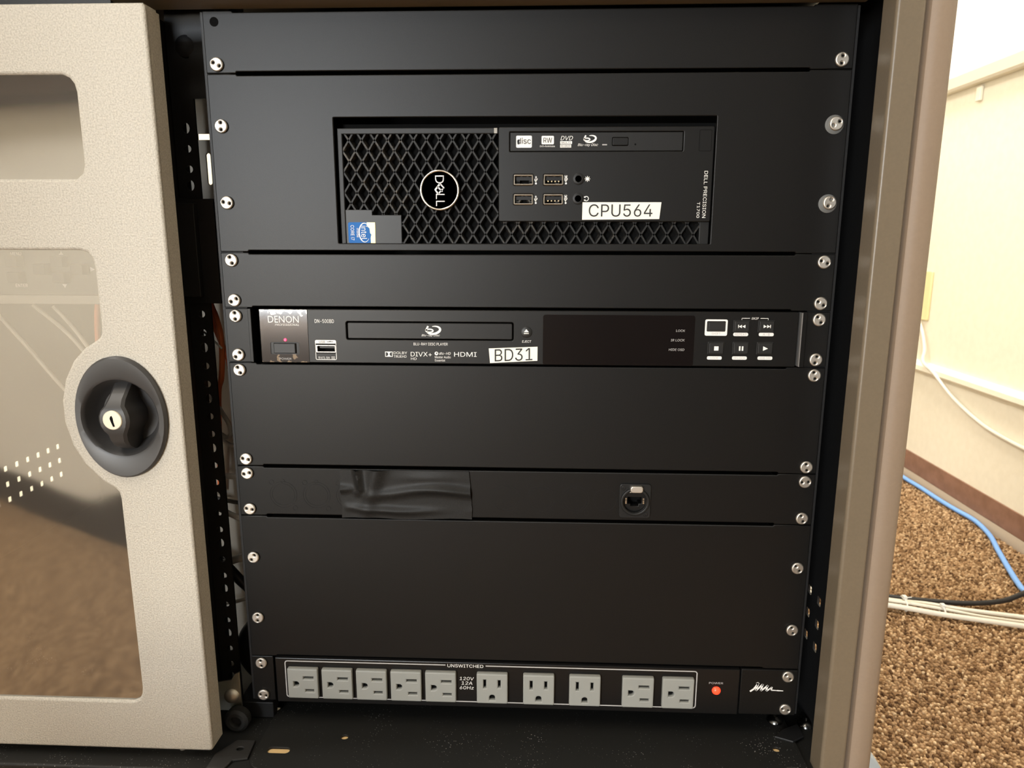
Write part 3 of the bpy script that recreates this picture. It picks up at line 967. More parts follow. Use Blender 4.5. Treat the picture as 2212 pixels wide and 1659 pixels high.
text(stk, 'inside', -131.9, -129.8, -121.6, -114.6, 4.05, WHITE_INK, 0, rot=1)
text(stk, 'intel', -128.3, -123.6, -123.2, -112.6, 4.05, WHITE_INK, 0, rot=1)
sw = MB()
a = np.linspace(.5, 5.6, 22)
sw.ribbon([(-125.6 + 4.3 * math.cos(t), -117.9 + 7.3 * math.sin(t)) for t in a], list(.2 + .7 * np.sin(np.linspace(0, math.pi, 22))), 4.05, .1)
part(stk, 'swirl', sw, WHITE_INK)
part(stk, 'gold_edge', MB().plate([(-120.8, -126), (-117.2, -126), (-117, -110), (-123.6, -110), (-123.4, -113), (-121.4, -114.5), (-121.2, -118), (-120.2, -119.5), (-120.8, -122)], [], 4.0, .45), GOLD_STK)
# round badge
bd = part(pc, 'round_badge', MB().lathe((-65, 5, -85.6), [(15.2, 0), (15.2, 3.2), (14.6, 3.6)], 48), BLK_SATIN)
rg = []
for i in range(13):
    t = math.pi * 2 * i / 12
    rg.append((14.55 + .95 * math.cos(t), 3.6 + .95 * math.sin(t)))
part(bd, 'chrome_ring', MB().lathe((-65, 5, -85.6), rg, 56), CHROME, ang=60)
text(bd, 'D', -68.2, -61.4, -80.6, -74.6, 1.4, CHROME, .012, rot=1, th=.5)
text(bd, 'L', -67.8, -61, -92.3, -88.4, 1.4, CHROME, .012, rot=1, th=.5)
text(bd, 'L', -67.8, -61, -97.6, -93.6, 1.4, CHROME, .012, rot=1, th=.5)
em = MB()
# tilted letter between: a bent spine with three prongs
em.ribbon([(-64.4, -80.9), (-68.2, -85.4), (-65.8, -88.6)], 1.5, .9, .5)
for (p, q) in (((-64.6, -80.6), (-61.2, -84.2)), ((-66.4, -83.0), (-62.6, -86.8)), ((-65.9, -88.4), (-62.2, -84.6))):
    em.ribbon([p, q], 1.1, .9, .5)
part(bd, 'tilted_letter', em, CHROME)
# control panel with drive, ports and jacks
cpn = part(pc, 'control_panel', MB().plate(rr(-19.2, 144.4, -109.4, -39, 1.6), [rr(-10.5, 121, -57, -42.8, .5, 2)] + [rr(x - 7.6, x + 7.6, z - 4, z + 4, .8, 2) for x in (.2, 23.3) for z in (-78, -92.6)], 1.6, 10, .7, res=2), BLK_SATIN)
drv = part(pc, 'disc_drive', MB().plate(rr(-10.1, 120.6, -56.7, -43.1, .4, 2), [rr(67.4, 79.8, -53, -46.8, .9, 2)], 2.2, 8, .3), BLK_PLASTIC)
part(drv, 'eject_button', MB().plate(rr(67.7, 79.5, -52.7, -47.1, .8, 2), [], 1.8, 6, .4), BLK_SATIN)
part(drv, 'pinhole', MB().lathe((85, 2.2, -52), [(.7, 0), (.7, .12)], 10), BLK_VOID)
part(drv, 'status_slit', MB().box(60, 63.6, 2.0, 2.3, -52.6, -51.8), GREY_INK)
# optical format marks
mk = MB()
mk.plate(rr(-5.6, 6.4, -54.2, -45.4, .8, 2), [rr(-4.6, -3.0, -51.8, -48.2, .5, 2)], 2.15, .15)
part(drv, 'printed_mark', mk, WHITE_INK, label='square white disc mark')
text(drv, 'disc', -4.8, 5.6, -51.4, -47, 1.95, DARK_INK, .02)
part(drv, 'printed_mark', MB().plate(rr(13.8, 23.2, -51.8, -45.6, .7, 2), [], 2.15, .15), WHITE_INK, label='white square mark')
text(drv, 'RW', 15.2, 21.8, -50.6, -47, 1.95, DARK_INK, .015)
text(drv, 'DVD+ReWritable', 12.6, 24, -53.8, -52.6, 2.1, WHITE_INK, .03)
text(drv, 'DVD', 28.2, 37.6, -48.8, -45.8, 2.1, WHITE_INK, .05, .25)
part(drv, 'printed_mark', MB().box(28.0, 37.0, 2.0, 2.15, -51.6, -49.5).box(28.0, 36.4, 2.0, 2.15, -54.2, -52), WHITE_INK, label='two white bars under the letters')
text(drv, 'MULTI', 29, 36, -51.1, -50, 1.95, DARK_INK, .02)
text(drv, 'RECORDER', 28.6, 35.8, -53.8, -52.4, 1.95, DARK_INK, .02)


def disc_logo(parent, x, z, w, y):
    """swirl with a lower-case b, w wide"""
    s = w / 13.0
    m_ = MB()
    t = np.linspace(1.9, -2.6, 20)
    m_.ribbon([(x + s * (1.2 + 5.1 * math.cos(u) + 1.0 * math.sin(u)), z + s * 2.9 * math.sin(u)) for u in t], [s * q for q in (.3 + 1.5 * np.sin(np.linspace(0.1, 3.0, 20)))], y)
    t = np.linspace(0, 2 * math.pi, 18)[:-1]
    m_.ribbon([(x + s * (-1.6 + 2.7 * math.cos(u)), z + s * (-.5 + 1.15 * math.sin(u))) for u in t], s * 1.0, y, closed=True)
    m_.ribbon([(x + s * -2.6, z + s * 3.0), (x + s * -4.3, z + s * -.4)], s * 1.3, y)
    part(parent, 'printed_mark', m_, WHITE_INK, label='white disc swirl mark')


disc_logo(drv, 49.6, -47.9, 11, 2.1)
text(drv, 'Blu-ray Disc', 41.4, 56.8, -53.6, -51.2, 2.1, WHITE_INK, .03, .3)
for x, fast in ((.2, False), (23.3, True)):
    for z in (-78, -92.6):
        us = part(pc, 'usb_port', MB().plate(rr(x - 7.5, x + 7.5, z - 3.9, z + 3.9, .8, 2), [rr(x - 6.5, x + 6.5, z - 2.9, z + 2.9, .4, 2)], 1.4, 10, .25), CHROME)
        tg = MB().box(x - 6.2, x + 6.2, 4, 11, z - .2, z + 2.4)
        part(us, 'port_tongue', tg, BLK_SATIN)
        if fast:
            cm = MB()
            for q in range(4):
                cm.box(x - 4.6 + q * 2.7, x - 3.6 + q * 2.7, 3.6, 5, z - 1.4, z - .5)
            part(us, 'port_contacts', cm, mat('dull_brass', (.45, .36, .22), .4, metal=1))
        part(us, 'port_floor', MB().box(x - 7, x + 7, 10, 11.6, z - 3.6, z + 3.6), BLK_VOID)
        tm = MB()
        tx = x + 9.6
        tm.ribbon([(tx, z - 2.6), (tx, z + 2.0)], .45, 1.55)
        tm.ribbon([(tx, z - 1.4), (tx - 1.0, z - .2), (tx - 1.0, z + .8)], .45, 1.55)
        tm.ribbon([(tx, z - .8), (tx + 1.0, z + .3), (tx + 1.0, z + 1.2)], .45, 1.55)
        tm.plate([(tx - .7, z + 1.8), (tx + .7, z + 1.8), (tx, z + 3)], [], 1.45, .12)
        tm.plate(ell(tx, z - 2.7, .7, n=10), [], 1.45, .12)
        part(cpn, 'port_symbol', tm, WHITE_INK)
        if fast:
            text(cpn, 'SS', tx - 1.2, tx + 1.0, z + .6, z + 3.4, 1.5, WHITE_INK, .04, rot=1)
for z in (-77.3, -92):
    jk = part(pc, 'audio_jack', MB().lathe((42.4, 1.6, z), [(4.4, 0), (4.4, .7), (3.9, 1.0), (2.5, 1.0), (2.2, -1), (2.1, -1.2)], 24), BLK_PLASTIC)
    part(jk, 'jack_hole', MB().lathe((42.4, 2.6, z), [(2.2, 0), (2.2, .1)], 16), BLK_VOID)
im = MB()
im.plate(rr(48.2, 50.4, -78.4, -76.2, .9, 3), [], 1.5, .12)
for u in np.linspace(0, 6.28, 9)[:-1]:
    im.ribbon([(49.3 + 1.2 * math.cos(u), -77.3 + 1.2 * math.sin(u)), (49.3 + 2.1 * math.cos(u), -77.3 + 2.1 * math.sin(u))], .5, 1.5)
part(cpn, 'microphone_symbol', im, WHITE_INK)
im = MB()
im.ribbon([(48.7 + 1.7 * math.cos(t), -92 + 1.7 * math.sin(t)) for t in np.linspace(-2.2, 2.2, 12)], .5, 1.5)
im.box(46.9, 48.2, 1.35, 1.5, -91.3, -90.4).box(46.9, 48.2, 1.35, 1.5, -93.6, -92.7)
part(cpn, 'headphone_symbol', im, WHITE_INK)
text(cpn, 'DELL PRECISION', 137.9, 140.6, -106.4, -71.6, 1.5, WHITE_INK, .03, rot=1)
text(cpn, 'T1700', 133.6, 135.8, -106.4, -94.6, 1.5, WHITE_INK, .03, rot=1)
part(cpn, 'power_key_outline', MB().ribbon(rr(133, 142, -57, -41.8, .6, 2), .25, 1.55, closed=True), BLK_VOID)
lb = part(pc, 'label_sticker', MB().plate([(45.8, -107.9), (105.2, -107.3), (106.4, -94.7), (45.9, -94.7)], [], 1.2, .35), LABEL, label='white label tape reading CPU564')
text(lb, 'CPU564', 50.8, 99.8, -105.6, -96.2, 1.15, DARK_INK)

# ------------------------------------------------------------------ disc player
dp = thing('disc_player', (0, 0, -222.25), 'black rack disc player with silver badge, dark display and white BD31 label', 'disc player')
part(dp, 'player_chassis', MB().box(-212, 215, 12, 260, -221, -179), BLK_FRAME)
face_holes = [rr(-142.2, -7.2, -202.6, -188, 1.5, 3), rr(15.8, 136.8, -222, -181, 2, 3), rr(-168.2, -151.4, -213.8, -207, .5, 2)]
face_holes = [face_holes[0], face_holes[2]]
fp = part(dp, 'faceplate', MB().plate(rr(-213.2, 216.6, -221.9, -178.3, .8, 2), face_holes, -1.5, 13, .6, res=2), BLK_SATIN)
part(dp, 'rack_ear', MB().plate(rr(-241.3, -221, -221.9, -178.2, .6, 2), [], 0, 2.4, .5).box(-222.4, -219.8, -1.2, 40, -221.9, -178.2), BLK_COAT, bev=.4)
part(dp, 'rack_ear', MB().plate(rr(222.6, 241.3, -221.9, -178.2, .6, 2), [], 0, 2.4, .5).box(219.2, 223, -2.4, 40, -221.9, -178.2), BLK_COAT, bev=.6)
part(dp, 'ear_edge', MB().box(218.7, 219.4, -2.6, 6, -221.4, -178.8), mat('bare_ear_edge', (.30, .29, .28), .4, metal=.5))
screws(dp, (-184.15, -215.9))
bg = part(dp, 'badge_plate', MB().plate(rect(-212.6, -173.4, -221.7, -178.6), [rr(-204.9, -181.3, -214.9, -205.2, 1)], -1.9, .6, .15), BADGE)
text(bg, 'DENON', -205.6, -180.4, -189.3, -183.7, -1.95, WHITE_INK, 0, face=False)
text(bg, 'PROFESSIONAL', -200.2, -180.4, -191.7, -190.1, -1.95, WHITE_INK, .02, .35)
text(bg, 'POWER', -198.2, -188.2, -219.6, -217.9, -1.95, GREY_INK, .02)
pb = part(dp, 'power_button', MB().box(-204.4, -181.8, -1.6, 6, -214.6, -205.5).frustum(-193.0, -210.1, 19, 8.8, 17.6, 7.8, -1.5, -3.6), BTN, bev=.5)
part(dp, 'standby_lamp', MB().lathe((-192.4, -1.9, -203.2), [(1.3, 0), (1.3, .3), (.8, .7)], 14), LED_PINK)
text(fp, 'DN-500BD', -167.6, -151.9, -189.3, -186.3, -1.5, WHITE_INK, .04)
uo = part(fp, 'usb_frame', MB().ribbon(rr(-168, -151.2, -219.2, -203.4, .9, 3), .45, -1.5, closed=True).plate(rr(-168, -151.2, -206, -203.2, .8, 3), [], -1.65, .15), WHITE_INK)
text(uo, 'USB', -164.8, -160, -205.5, -203.8, -1.62, DARK_INK, .02)
text(uo, '5V/1.0A', -166, -156.6, -218.8, -216.7, -1.5, WHITE_INK, .04)
um = MB().ribbon([(-158.6, -204.7), (-153.2, -204.5)], .4, -1.6).ribbon([(-157, -204.6), (-156, -204.1), (-155, -204.1)], .35, -1.6)
part(uo, 'usb_symbol', um, DARK_INK)
part(uo, 'current_symbol', MB().box(-155.4, -152.4, -1.65, -1.5, -217.3, -216.9).box(-155.4, -152.4, -1.65, -1.5, -218.5, -218.1), WHITE_INK)
up = part(dp, 'usb_port', MB().plate(rr(-168, -151.6, -213.6, -207.2, .5, 2), [rr(-166.6, -152.4, -212.6, -208.2, .3, 2)], -1.2, 10, .2), mat('dull_port_metal', (.3, .29, .27), .35, metal=1))
part(up, 'port_tongue', MB().box(-166, -153, 2, 9, -210.4, -208.4), BLK_SATIN)
part(up, 'port_floor', MB().box(-167.5, -152, 9, 10, -213.4, -207.4), BLK_VOID)
dt = part(dp, 'disc_tray', MB().plate(rr(-141.3, -8.0, -201.9, -188.8, 1.2, 3), [], -1.1, 8, .6), BLK_SATIN)
part(dp, 'tray_recess', MB().box(-143, -6.5, 5, 8, -203, -187.5), BLK_VOID)
disc_logo(dt, -73.0, -194.5, 14, -1.1)
text(dt, 'Blu-ray Disc', -81.2, -66.4, -199.9, -197.9, -1.1, WHITE_INK, .03, .3)
text(fp, 'BLU-RAY DISC PLAYER', -87.8, -60.1, -206.9, -204.7, -1.5, WHITE_INK, .04)
dd = MB().plate(rect(-111.2, -105.0, -216.4, -212.2), [[(-110.7, -216), (-110.7, -212.6)] + [(-110.7 + 2.1 * math.sin(t), -214.3 + 1.7 * math.cos(t)) for t in np.linspace(.2, 2.9, 8)],
                                                         [(-105.5, -216), (-105.5, -212.6)] + [(-105.5 - 2.1 * math.sin(t), -214.3 + 1.7 * math.cos(t)) for t in np.linspace(.2, 2.9, 8)]], -1.65, .15)
part(fp, 'double_d_mark', dd, WHITE_INK)
text(fp, 'DOLBY', -104.2, -93.2, -214.2, -212.1, -1.5, WHITE_INK, .02)
text(fp, 'TRUEHD', -104.2, -93.8, -217.1, -215.1, -1.5, WHITE_INK, .03)
text(fp, 'DIVX+', -90.3, -73.2, -215.9, -212.3, -1.5, WHITE_INK, .03)
text(fp, 'HD', -90.2, -85.6, -218.8, -216.9, -1.5, WHITE_INK, .03)
part(fp, 'round_mark', MB().plate(ell(-69.4, -213.4, 1.5, n=18), [ell(-69.2, -213.2, .6, n=10)], -1.65, .15), WHITE_INK)
text(fp, 'dts-HD', -67.2, -57.8, -214.4, -212.3, -1.5, WHITE_INK, .04, .2)
text(fp, 'Master Audio', -70.7, -57.8, -217.3, -215.4, -1.5, WHITE_INK, .03)
text(fp, 'Essential', -70.7, -62.4, -219.9, -218.1, -1.5, WHITE_INK, .03)
text(fp, 'HDMI', -55, -36.8, -215.8, -212.1, -1.5, WHITE_INK, .05)
lb = part(dp, 'label_sticker', MB().plate([(-26.0, -220.8), (12.2, -218.6), (12.2, -207.2), (-27, -208.9)], [], -1.9, .35), LABEL, label='white label tape reading BD31')
tx = text(lb, 'BD31', -22.2, 8.2, -218.6, -208.6, -1.95, DARK_INK)
for v in tx.data.vertices:
    v.co.z += v.co.x * .045
ej = part(dp, 'eject_button', MB().lathe((3.2, -1.5, -195.6), [(4.4, 0), (4.4, .8), (3.8, 1.2), (1, 1.2)], 28), BTN)
part(ej, 'eject_symbol', MB().plate([(1.2, -195.4), (5.2, -195.4), (3.2, -193)], [], -2.85, .15).box(1.2, 5.2, -2.85, -2.7, -196.9, -196.1), WHITE_INK)
text(fp, 'EJECT', -.2, 7.2, -204, -202.1, -1.5, WHITE_INK, .04, .2)
ds = part(dp, 'display_window', MB().plate(rr(16.4, 136.4, -221.7, -181.4, 2, 4), [], -1.75, .6, .2), BLK_GLOSS)
text(ds, 'LOCK', 121.6, 128.8, -194.4, -192.6, -1.8, GREY_INK, .03, .1)
text(ds, 'IR LOCK', 117.8, 128.8, -202.0, -200.1, -1.8, GREY_INK, .03, .1)
text(ds, 'HIDE OSD', 116.6, 128.8, -209.6, -207.7, -1.8, GREY_INK, .03, .1)
sf = part(fp, 'shift_frame', MB().plate(rr(144.2, 161.7, -197.3, -184.4, 1.2, 3), [rr(145.6, 160.3, -194, -185.7, .8, 3)], -1.7, .2), WHITE_INK)
text(sf, 'SHIFT', 149.6, 156.6, -196.6, -194.8, -1.7, GREY_INK, .02)


def key(x, z, w=13, h=10, sym=None):
    k = part(dp, 'button', MB().box(x - w / 2, x + w / 2, -2.1, 4, z - h / 2, z + h / 2).frustum(x, z, w - .6, h - .6, w - 2, h - 2, -2.0, -3.2), BTN, bev=.35)
    y = -3.25
    m_ = MB()
    if sym == 'stop':
        m_.box(x - 1.7, x + 1.7, y - .12, y, z - 1.7, z + 1.7)
    elif sym == 'pause':
        m_.box(x - 1.7, x - .5, y - .12, y, z - 1.8, z + 1.8).box(x + .5, x + 1.7, y - .12, y, z - 1.8, z + 1.8)
    elif sym == 'play':
        m_.plate([(x - 1.8, z - 1.8), (x + 2.0, z), (x - 1.8, z + 1.8)], [], y - .12, .12)
    elif sym in ('prev', 'next'):
        s = 1 if sym == 'next' else -1
        for q in (-2.6, .1):
            m_.plate([(x + s * q, z - 1.3), (x + s * (q + 2.4), z), (x + s * q, z + 1.3)], [], y - .12, .12)
        m_.box(x + s * 2.75 - .3, x + s * 2.75 + .3, y - .12, y, z - 1.3, z + 1.3)
    if sym:
        part(k, sym + '_symbol', m_, WHITE_INK)
    return k


key(152.95, -189.9, 14, 7.8)
key(172.6, -189.6, 13, 9.6, 'prev')
key(191.9, -189.5, 13, 9.6, 'next')
key(153.6, -207.2, 13, 10.2, 'stop')
key(173.0, -207.1, 13, 10.2, 'pause')
key(191.9, -207, 13, 10.2, 'play')
for x, z, w_ in ((172.4, -196.1, 'REPEAT'), (192.3, -196, 'A-B'), (152.9, -215.1, 'LOCK'), (172.6, -215, 'IR LOCK'), (192.6, -214.9, 'HIDE OSD')):
    tgp = part(fp, 'button_tag', MB().plate(rr(x - 5.8, x + 5.8, z - 1.35, z + 1.35, 1.0, 3), [], -1.68, .18), WHITE_INK)
    text(tgp, w_, x - (4.6 if len(w_) > 4 else 2.8), x + (4.6 if len(w_) > 4 else 2.8), z - .8, z + .8, -1.66, GREY_INK, .01)
text(fp, 'SKIP', 180, 185.6, -184.3, -182.6, -1.5, WHITE_INK, .04, .2)
part(fp, 'skip_bracket', MB().ribbon([(172.6, -184.6), (172.6, -183.3), (178.8, -183.3)], .4, -1.5).ribbon([(187, -183.3), (193, -183.3), (193, -184.6)], .4, -1.5), WHITE_INK)

# ------------------------------------------------------------------ connector panel
rjx, rjz = 94.4, -336.8
cn = thing('connector_panel', (0, 0, -355.6), 'black rack panel with round knockouts and one network socket', 'rack panel')
cpf = part(cn, 'panel_face', MB().plate(panel_outline(-311.15, -355.6), [ell(rjx, rjz, 11, n=28)], 0, 2.4, .7, res=2), BLK_COAT)
part(cn, 'panel_lip', MB().box(-216, 208, 2, 14, -354, -352.6).box(-216, 208, 2, 14, -314, -312.8), BLK_COAT)
screws(cn, (-317.5, -349.25))
KO = mat('knockout_edge', (.009, .0088, .0085), .5, spec=.2)
for x in (-203, -174.4, -145.8, -13.1, 16.0, 45.0, 69.8):
    k_ = MB()
    if x < 60:
        k_.ribbon(ell(x, -336.4, 11.6, n=32), .45, 0, .18, closed=True)
        k_.ribbon(ell(x - 9.6, -325.4, 2.0, n=12), .4, 0, .18, closed=True)
        k_.ribbon(ell(x + .2, -324.4, 1.6, n=12), .4, 0, .18, closed=True)
        k_.ribbon(ell(x + 9.6, -348.4, 2.0, n=12), .4, 0, .18, closed=True)
    k_.ribbon(ell(x, -336.4, 9.6, n=32), .4, 0, .18, closed=True)
    part(cpf, 'knockout', k_, KO)
sk_ = part(cn, 'network_socket', MB().plate(rr(81.6, 107.6, -351.4, -321.6, 2.6, 4), [ell(rjx, rjz, 9.4, n=32)], -1.6, 1.6, .5), BLK_PLASTIC)
ring = MB().plate(ell(rjx, rjz, 12.2, n=40), [ell(rjx, rjz, 9.6, n=40)], -3.6, 3, .9, res=2)
part(sk_, 'socket_ring', ring, BLK_PLASTIC, ang=50)
core = MB().plate(ell(rjx, rjz, 9.6, n=32), [[(88.6, -333.6), (88.6, -339.6), (91, -339.6), (91, -341.6), (97.8, -341.6), (97.8, -339.6), (100.2, -339.6), (100.2, -333.6)]], .6, 10, .2)
part(sk_, 'socket_core', core, BLK_SATIN)
part(sk_, 'socket_floor', MB().box(86, 103, 10.8, 12, -344, -330), BLK_VOID)
part(sk_, 'release_tab', MB().plate(rr(90, 100.6, -328.4, -322.6, 2.2, 4), [], -5, 4.4, .8, res=2).box(89.4, 101.2, -3, -1.6, -328.6, -327.4), STEEL)
ct = MB()
for x in (87.3, 101.8):
    for z in (-335.2, -337.2, -338.8):
        ct.box(x - .6, x + .6, .2, .6, z - .7, z + .7)
part(sk_, 'socket_contacts', ct, mat('bright_contact', (.85, .82, .74), .25, metal=1))
for x, z in ((84.6, -325.2), (103.6, -348.2)):
    part(sk_, 'socket_screw', MB().lathe((x, -1.6, z), [(1.9, 0), (1.9, .2), (1.5, .5), (.8, .5), (.7, .1)], 14), BLK_PLASTIC)

# tape over the middle knockouts, wrinkled
tp = MB()
nx_, nz2 = 60, 26
vs, fs = [], []
prs = np.random.RandomState(3)
jl = np.cumsum(prs.uniform(-.25, .25, nz2 + 1))
jr = np.cumsum(prs.uniform(-.22, .22, nz2 + 1))
jb = np.cumsum(prs.uniform(-.2, .2, nx_ + 1))
for layer in (0, 1):
    for j in range(nz2 + 1):
        v = j / nz2
        for i in range(nx_ + 1):
            u = i / nx_
            x = -153.0 + u * 109.0 + (1 - u) * (jl[j] + v * .6) + u * (jr[j] * .9 + 2.0 * (1 - v) + .2)
            z = -355.6 + v * 42.6 + (1 - v) * (jb[i] * .35 + .9 * math.sin(u * 9) * .6)
            h = .75
            # creases: a vertical fold near the left end, a long sagging one below the middle
            du = u - (.135 + .05 * (1 - v) * (1 if v > .55 else .2))
            h += 3.2 * math.exp(-(du / .022) ** 2) * min(1, max(0, (v - .42) * 5))
            h += 2.4 * math.exp(-((u - .23 - .12 * (v - .5)) / .06) ** 2) * (.35 + .65 * v)
            h += 3.6 * math.exp(-((v - .52 - .07 * u + .06 * math.sin(u * 7)) / .085) ** 2) * min(1, max(0, (u - .16) * 3.5)) * (.75 + .25 * math.sin(u * 10))
            h += 2.2 * math.exp(-((v - .60) / .06) ** 2) * max(0, 1 - u / .13)
            h += 2.2 * math.exp(-((v - .17 - .3 * max(0, .2 - u)) / .06) ** 2) * (.5 + .5 * math.sin(u * 6 - .6)) * (u > .02)
            h += .8 * math.exp(-((v - .85) / .1) ** 2) * math.exp(-((u - .68) / .18) ** 2)
            y = -.35 - h * 1.35
            if layer:
                y += .3
            vs.append((x, y, z))
st = nx_ + 1
tot = st * (nz2 + 1)
for j in range(nz2):
    for i in range(nx_):
        q = [j * st + i, j * st + i + 1, (j + 1) * st + i + 1, (j + 1) * st + i]
        fs.append(q)
        fs.append([tot + k for k in q[::-1]])
edge = [j * st for j in range(nz2 + 1)], [j * st + nx_ for j in range(nz2 + 1)], list(range(st)), [nz2 * st + i for i in range(st)]
for e in edge:
    for p, q in zip(e[:-1], e[1:]):
        fs.append([p, q, tot + q, tot + p])
tp.add(vs, fs)
solo('tape_strip', tp, TAPE, (-98, 0, -356), 'wide wrinkled strip of black tape over the connector panel', 'tape', ang=60)

# ------------------------------------------------------------------ power strip
ps = thing('power_strip', (0, 0, -533.4), 'black rack power strip with ten grey outlets and red power lamp', 'power strip')
part(ps, 'rack_ear', MB().plate(rr(-241.3, -222, -533, -489.2, .6, 2), [], 0, 2.4, .5), BLK_COAT)
part(ps, 'rack_ear', MB().plate(rr(192.4, 241.3, -533, -489.2, .6, 2), [], -1.0, 3.4, .7), BLK_COAT)
PSM = mat('gloss_black_face', (.006, .0058, .0058), .33, spec=.32)
pf = part(ps, 'faceplate', MB().plate(rr(-219.6, 191, -533, -489.2, .7, 2), [], -2, 14, .7), PSM)
part(ps, 'strip_chassis', MB().box(-215, 215, 12, 90, -532, -490), BLK_FRAME)
screws(ps, (-495.3, -527.05))
ol = rr(-210.6, 154, -527.6, -492, 2.2, 4)
ring_pts = [p for p in ol]
segs_ = MB()
# printed outline, broken around the word in its top edge
topz = -492
path = [(-66.5, topz), (-208.4, topz)] + [(-208.4 - 2.2 * math.sin(t), topz - 2.2 + 2.2 * math.cos(t)) for t in np.linspace(.2, 1.57, 5)] + [(-210.6, -525.4)] + [(-208.4 - 2.2 * math.cos(t), -525.4 - 2.2 * math.sin(t)) for t in np.linspace(.2, 1.57, 5)] + [(151.8, -527.6)] + [(151.8 + 2.2 * math.sin(t), -525.4 - 2.2 * math.cos(t)) for t in np.linspace(.2, 1.57, 5)] + [(154, topz - 2.2)] + [(151.8 + 2.2 * math.cos(t), topz - 2.2 + 2.2 * math.sin(t)) for t in np.linspace(.2, 1.57, 5)] + [(-31, topz)]
segs_.ribbon(path, .95, -2, .15)
part(pf, 'printed_outline', segs_, GREY_INK)
text(pf, 'UNSWITCHED', -64.8, -33, -494.0, -490.9, -2, WHITE_INK, .04)
text(pf, '120V', -54.2, -41.4, -506.4, -503.2, -2, WHITE_INK, .04, .1)
text(pf, '12A', -52.6, -42.8, -510.8, -507.6, -2, WHITE_INK, .04, .1)
text(pf, '60Hz', -54.2, -41.6, -515.4, -512.2, -2, WHITE_INK, .04, .1)
OW, OH = 27.4, 29.0


def outlet_mesh(vertical):
    ang_ = np.linspace(-1.57, 1.57, 9)
    if not vertical:   # ground left, blades right
        g = [(-8.0, -2.4)] + [(-5.8 + 2.4 * math.cos(t), -.5 + 2.4 * math.sin(t)) for t in ang_] + [(-8.0, 1.4)]
        g = [(-8.2, -2.9)] + [(-5.9 + 2.4 * math.cos(t), -.5 + 2.4 * math.sin(t)) for t in ang_] + [(-8.2, 1.9)]
        hs = [g, rect(.8, 9.6, 4.6, 6.9), rect(2.2, 9.6, -7.9, -5.7)]
    else:
        g = [(-2.4, -11)] + [(-2.4 * math.sin(t), -8.4 + 2.4 * math.cos(t)) for t in -ang_[::-1]][::-1] + [(2.4, -11)]
        hs = [g, rect(-7.6, -5.4, .6, 8.6), rect(5.2, 7.4, 1.2, 8.4)]
    mb = MB().plate(rr(-OW / 2, OW / 2, -OH / 2, OH / 2, 1.2, 3), hs, -6.4, 5, 1.1, res=1)
    me_ = mb.mesh('outlet', ang=30)
    me_.materials.append(OUTLET)
    return me_


OHM, OVM = outlet_mesh(False), outlet_mesh(True)
socketm = MB().box(-10, 10, -2.2, -2.05, -11.5, 8.5).mesh('slot_floor')
socketm.materials.append(BLK_VOID)
for x, vert in [(-194.1 + 30.85 * k, 0) for k in range(5)] + [(-25.0, 1), (16.0, 1), (56.5, 1), (102.8, 0), (137.6, 0)]:
    o_ = place(ps, 'outlet', OVM if vert else OHM, (x, 0, -511.6))
    s_ = bpy.data.objects.new('slot_floor', socketm)
    COL.objects.link(s_)
    s_.parent = o_
lamp = part(ps, 'power_lamp', MB().lathe((171.4, -2, -509.8), [(3.7, 0), (3.7, .7), (3.0, 1.9), (1.6, 2.6), (.3, 2.8)], 24), LED_RED, ang=60)
text(pf, 'POWER', 164.8, 177, -503.6, -501.8, -2, GREY_INK, .04)
sg = MB()
zig = [(201.0, -510.6), (204, -508.2), (207.6, -502.6), (206, -502.8), (207.8, -502.0), (207.2, -504.5), (205.8, -509.6), (207.5, -508), (211.6, -503.2), (211.2, -505), (210.2, -509.6), (212.2, -508), (216.2, -504.2), (215.4, -506.4), (215.0, -509.6), (217, -508.2), (219.6, -505.6), (219.2, -507.6), (219.4, -508.8), (224, -509), (229.6, -509.2)]
for p, q in zip(zig[:-1], zig[1:]):
    sg.ribbon([p, q], [1.45, 1.45] if q[0] < 219.5 else [1.1, .6], -1.0, .15)
part(ps, 'script_mark', sg, WHITE_INK)

# ------------------------------------------------------------------ inside the bays
vs_ = thing('control_unit', (-520, 60, -176), 'dark control unit with square menu buttons behind the door window', 'control unit')
part(vs_, 'unit_body', MB().box(-725, -332, 4, 200, -168, -100), mat('charcoal_unit', (.075, .074, .07), .5))
part(vs_, 'unit_edge', MB().box(-727, -330, 1.5, 10, -175.6, -168.6), GREY_IN, bev=.6)
BTG = mat('charcoal_button', (.025, .025, .024), .5)
for x, z in ((-412, -141.3), (-412, -154), (-389.5, -147.5), (-374.5, -141.3), (-374.5, -154), (-358.5, -147.5)):
    part(vs_, 'button', MB().frustum(x, z, 11, 9.6, 9.6, 8.2, 4.2, -4), BTG, bev=.6)
text(vs_, 'MENU', -417, -408, -136.4, -134, 4, WHITE_INK, .05)
text(vs_, 'ENTER', -416, -406, -162, -159.5, 4, WHITE_INK, .05)
for n_, pts in (('up_arrow', [(-376.6, -136), (-372.8, -136), (-374.7, -133)]), ('down_arrow', [(-376.6, -159.6), (-372.8, -159.6), (-374.7, -162.6)]), ('left_arrow', [(-395.8, -147.5), (-399.4, -147.5 + 0), (-395.8, -145.6)]), ('right_arrow', [(-351.8, -149.4), (-351.8, -145.6), (-348.2, -147.5)])):
    if n_ == 'left_arrow':
        pts = [(-396.4, -149.4), (-396.4, -145.6), (-399.8, -147.5)]
    part(vs_, n_, MB().plate(pts, [], 3.8, .2), WHITE_INK)

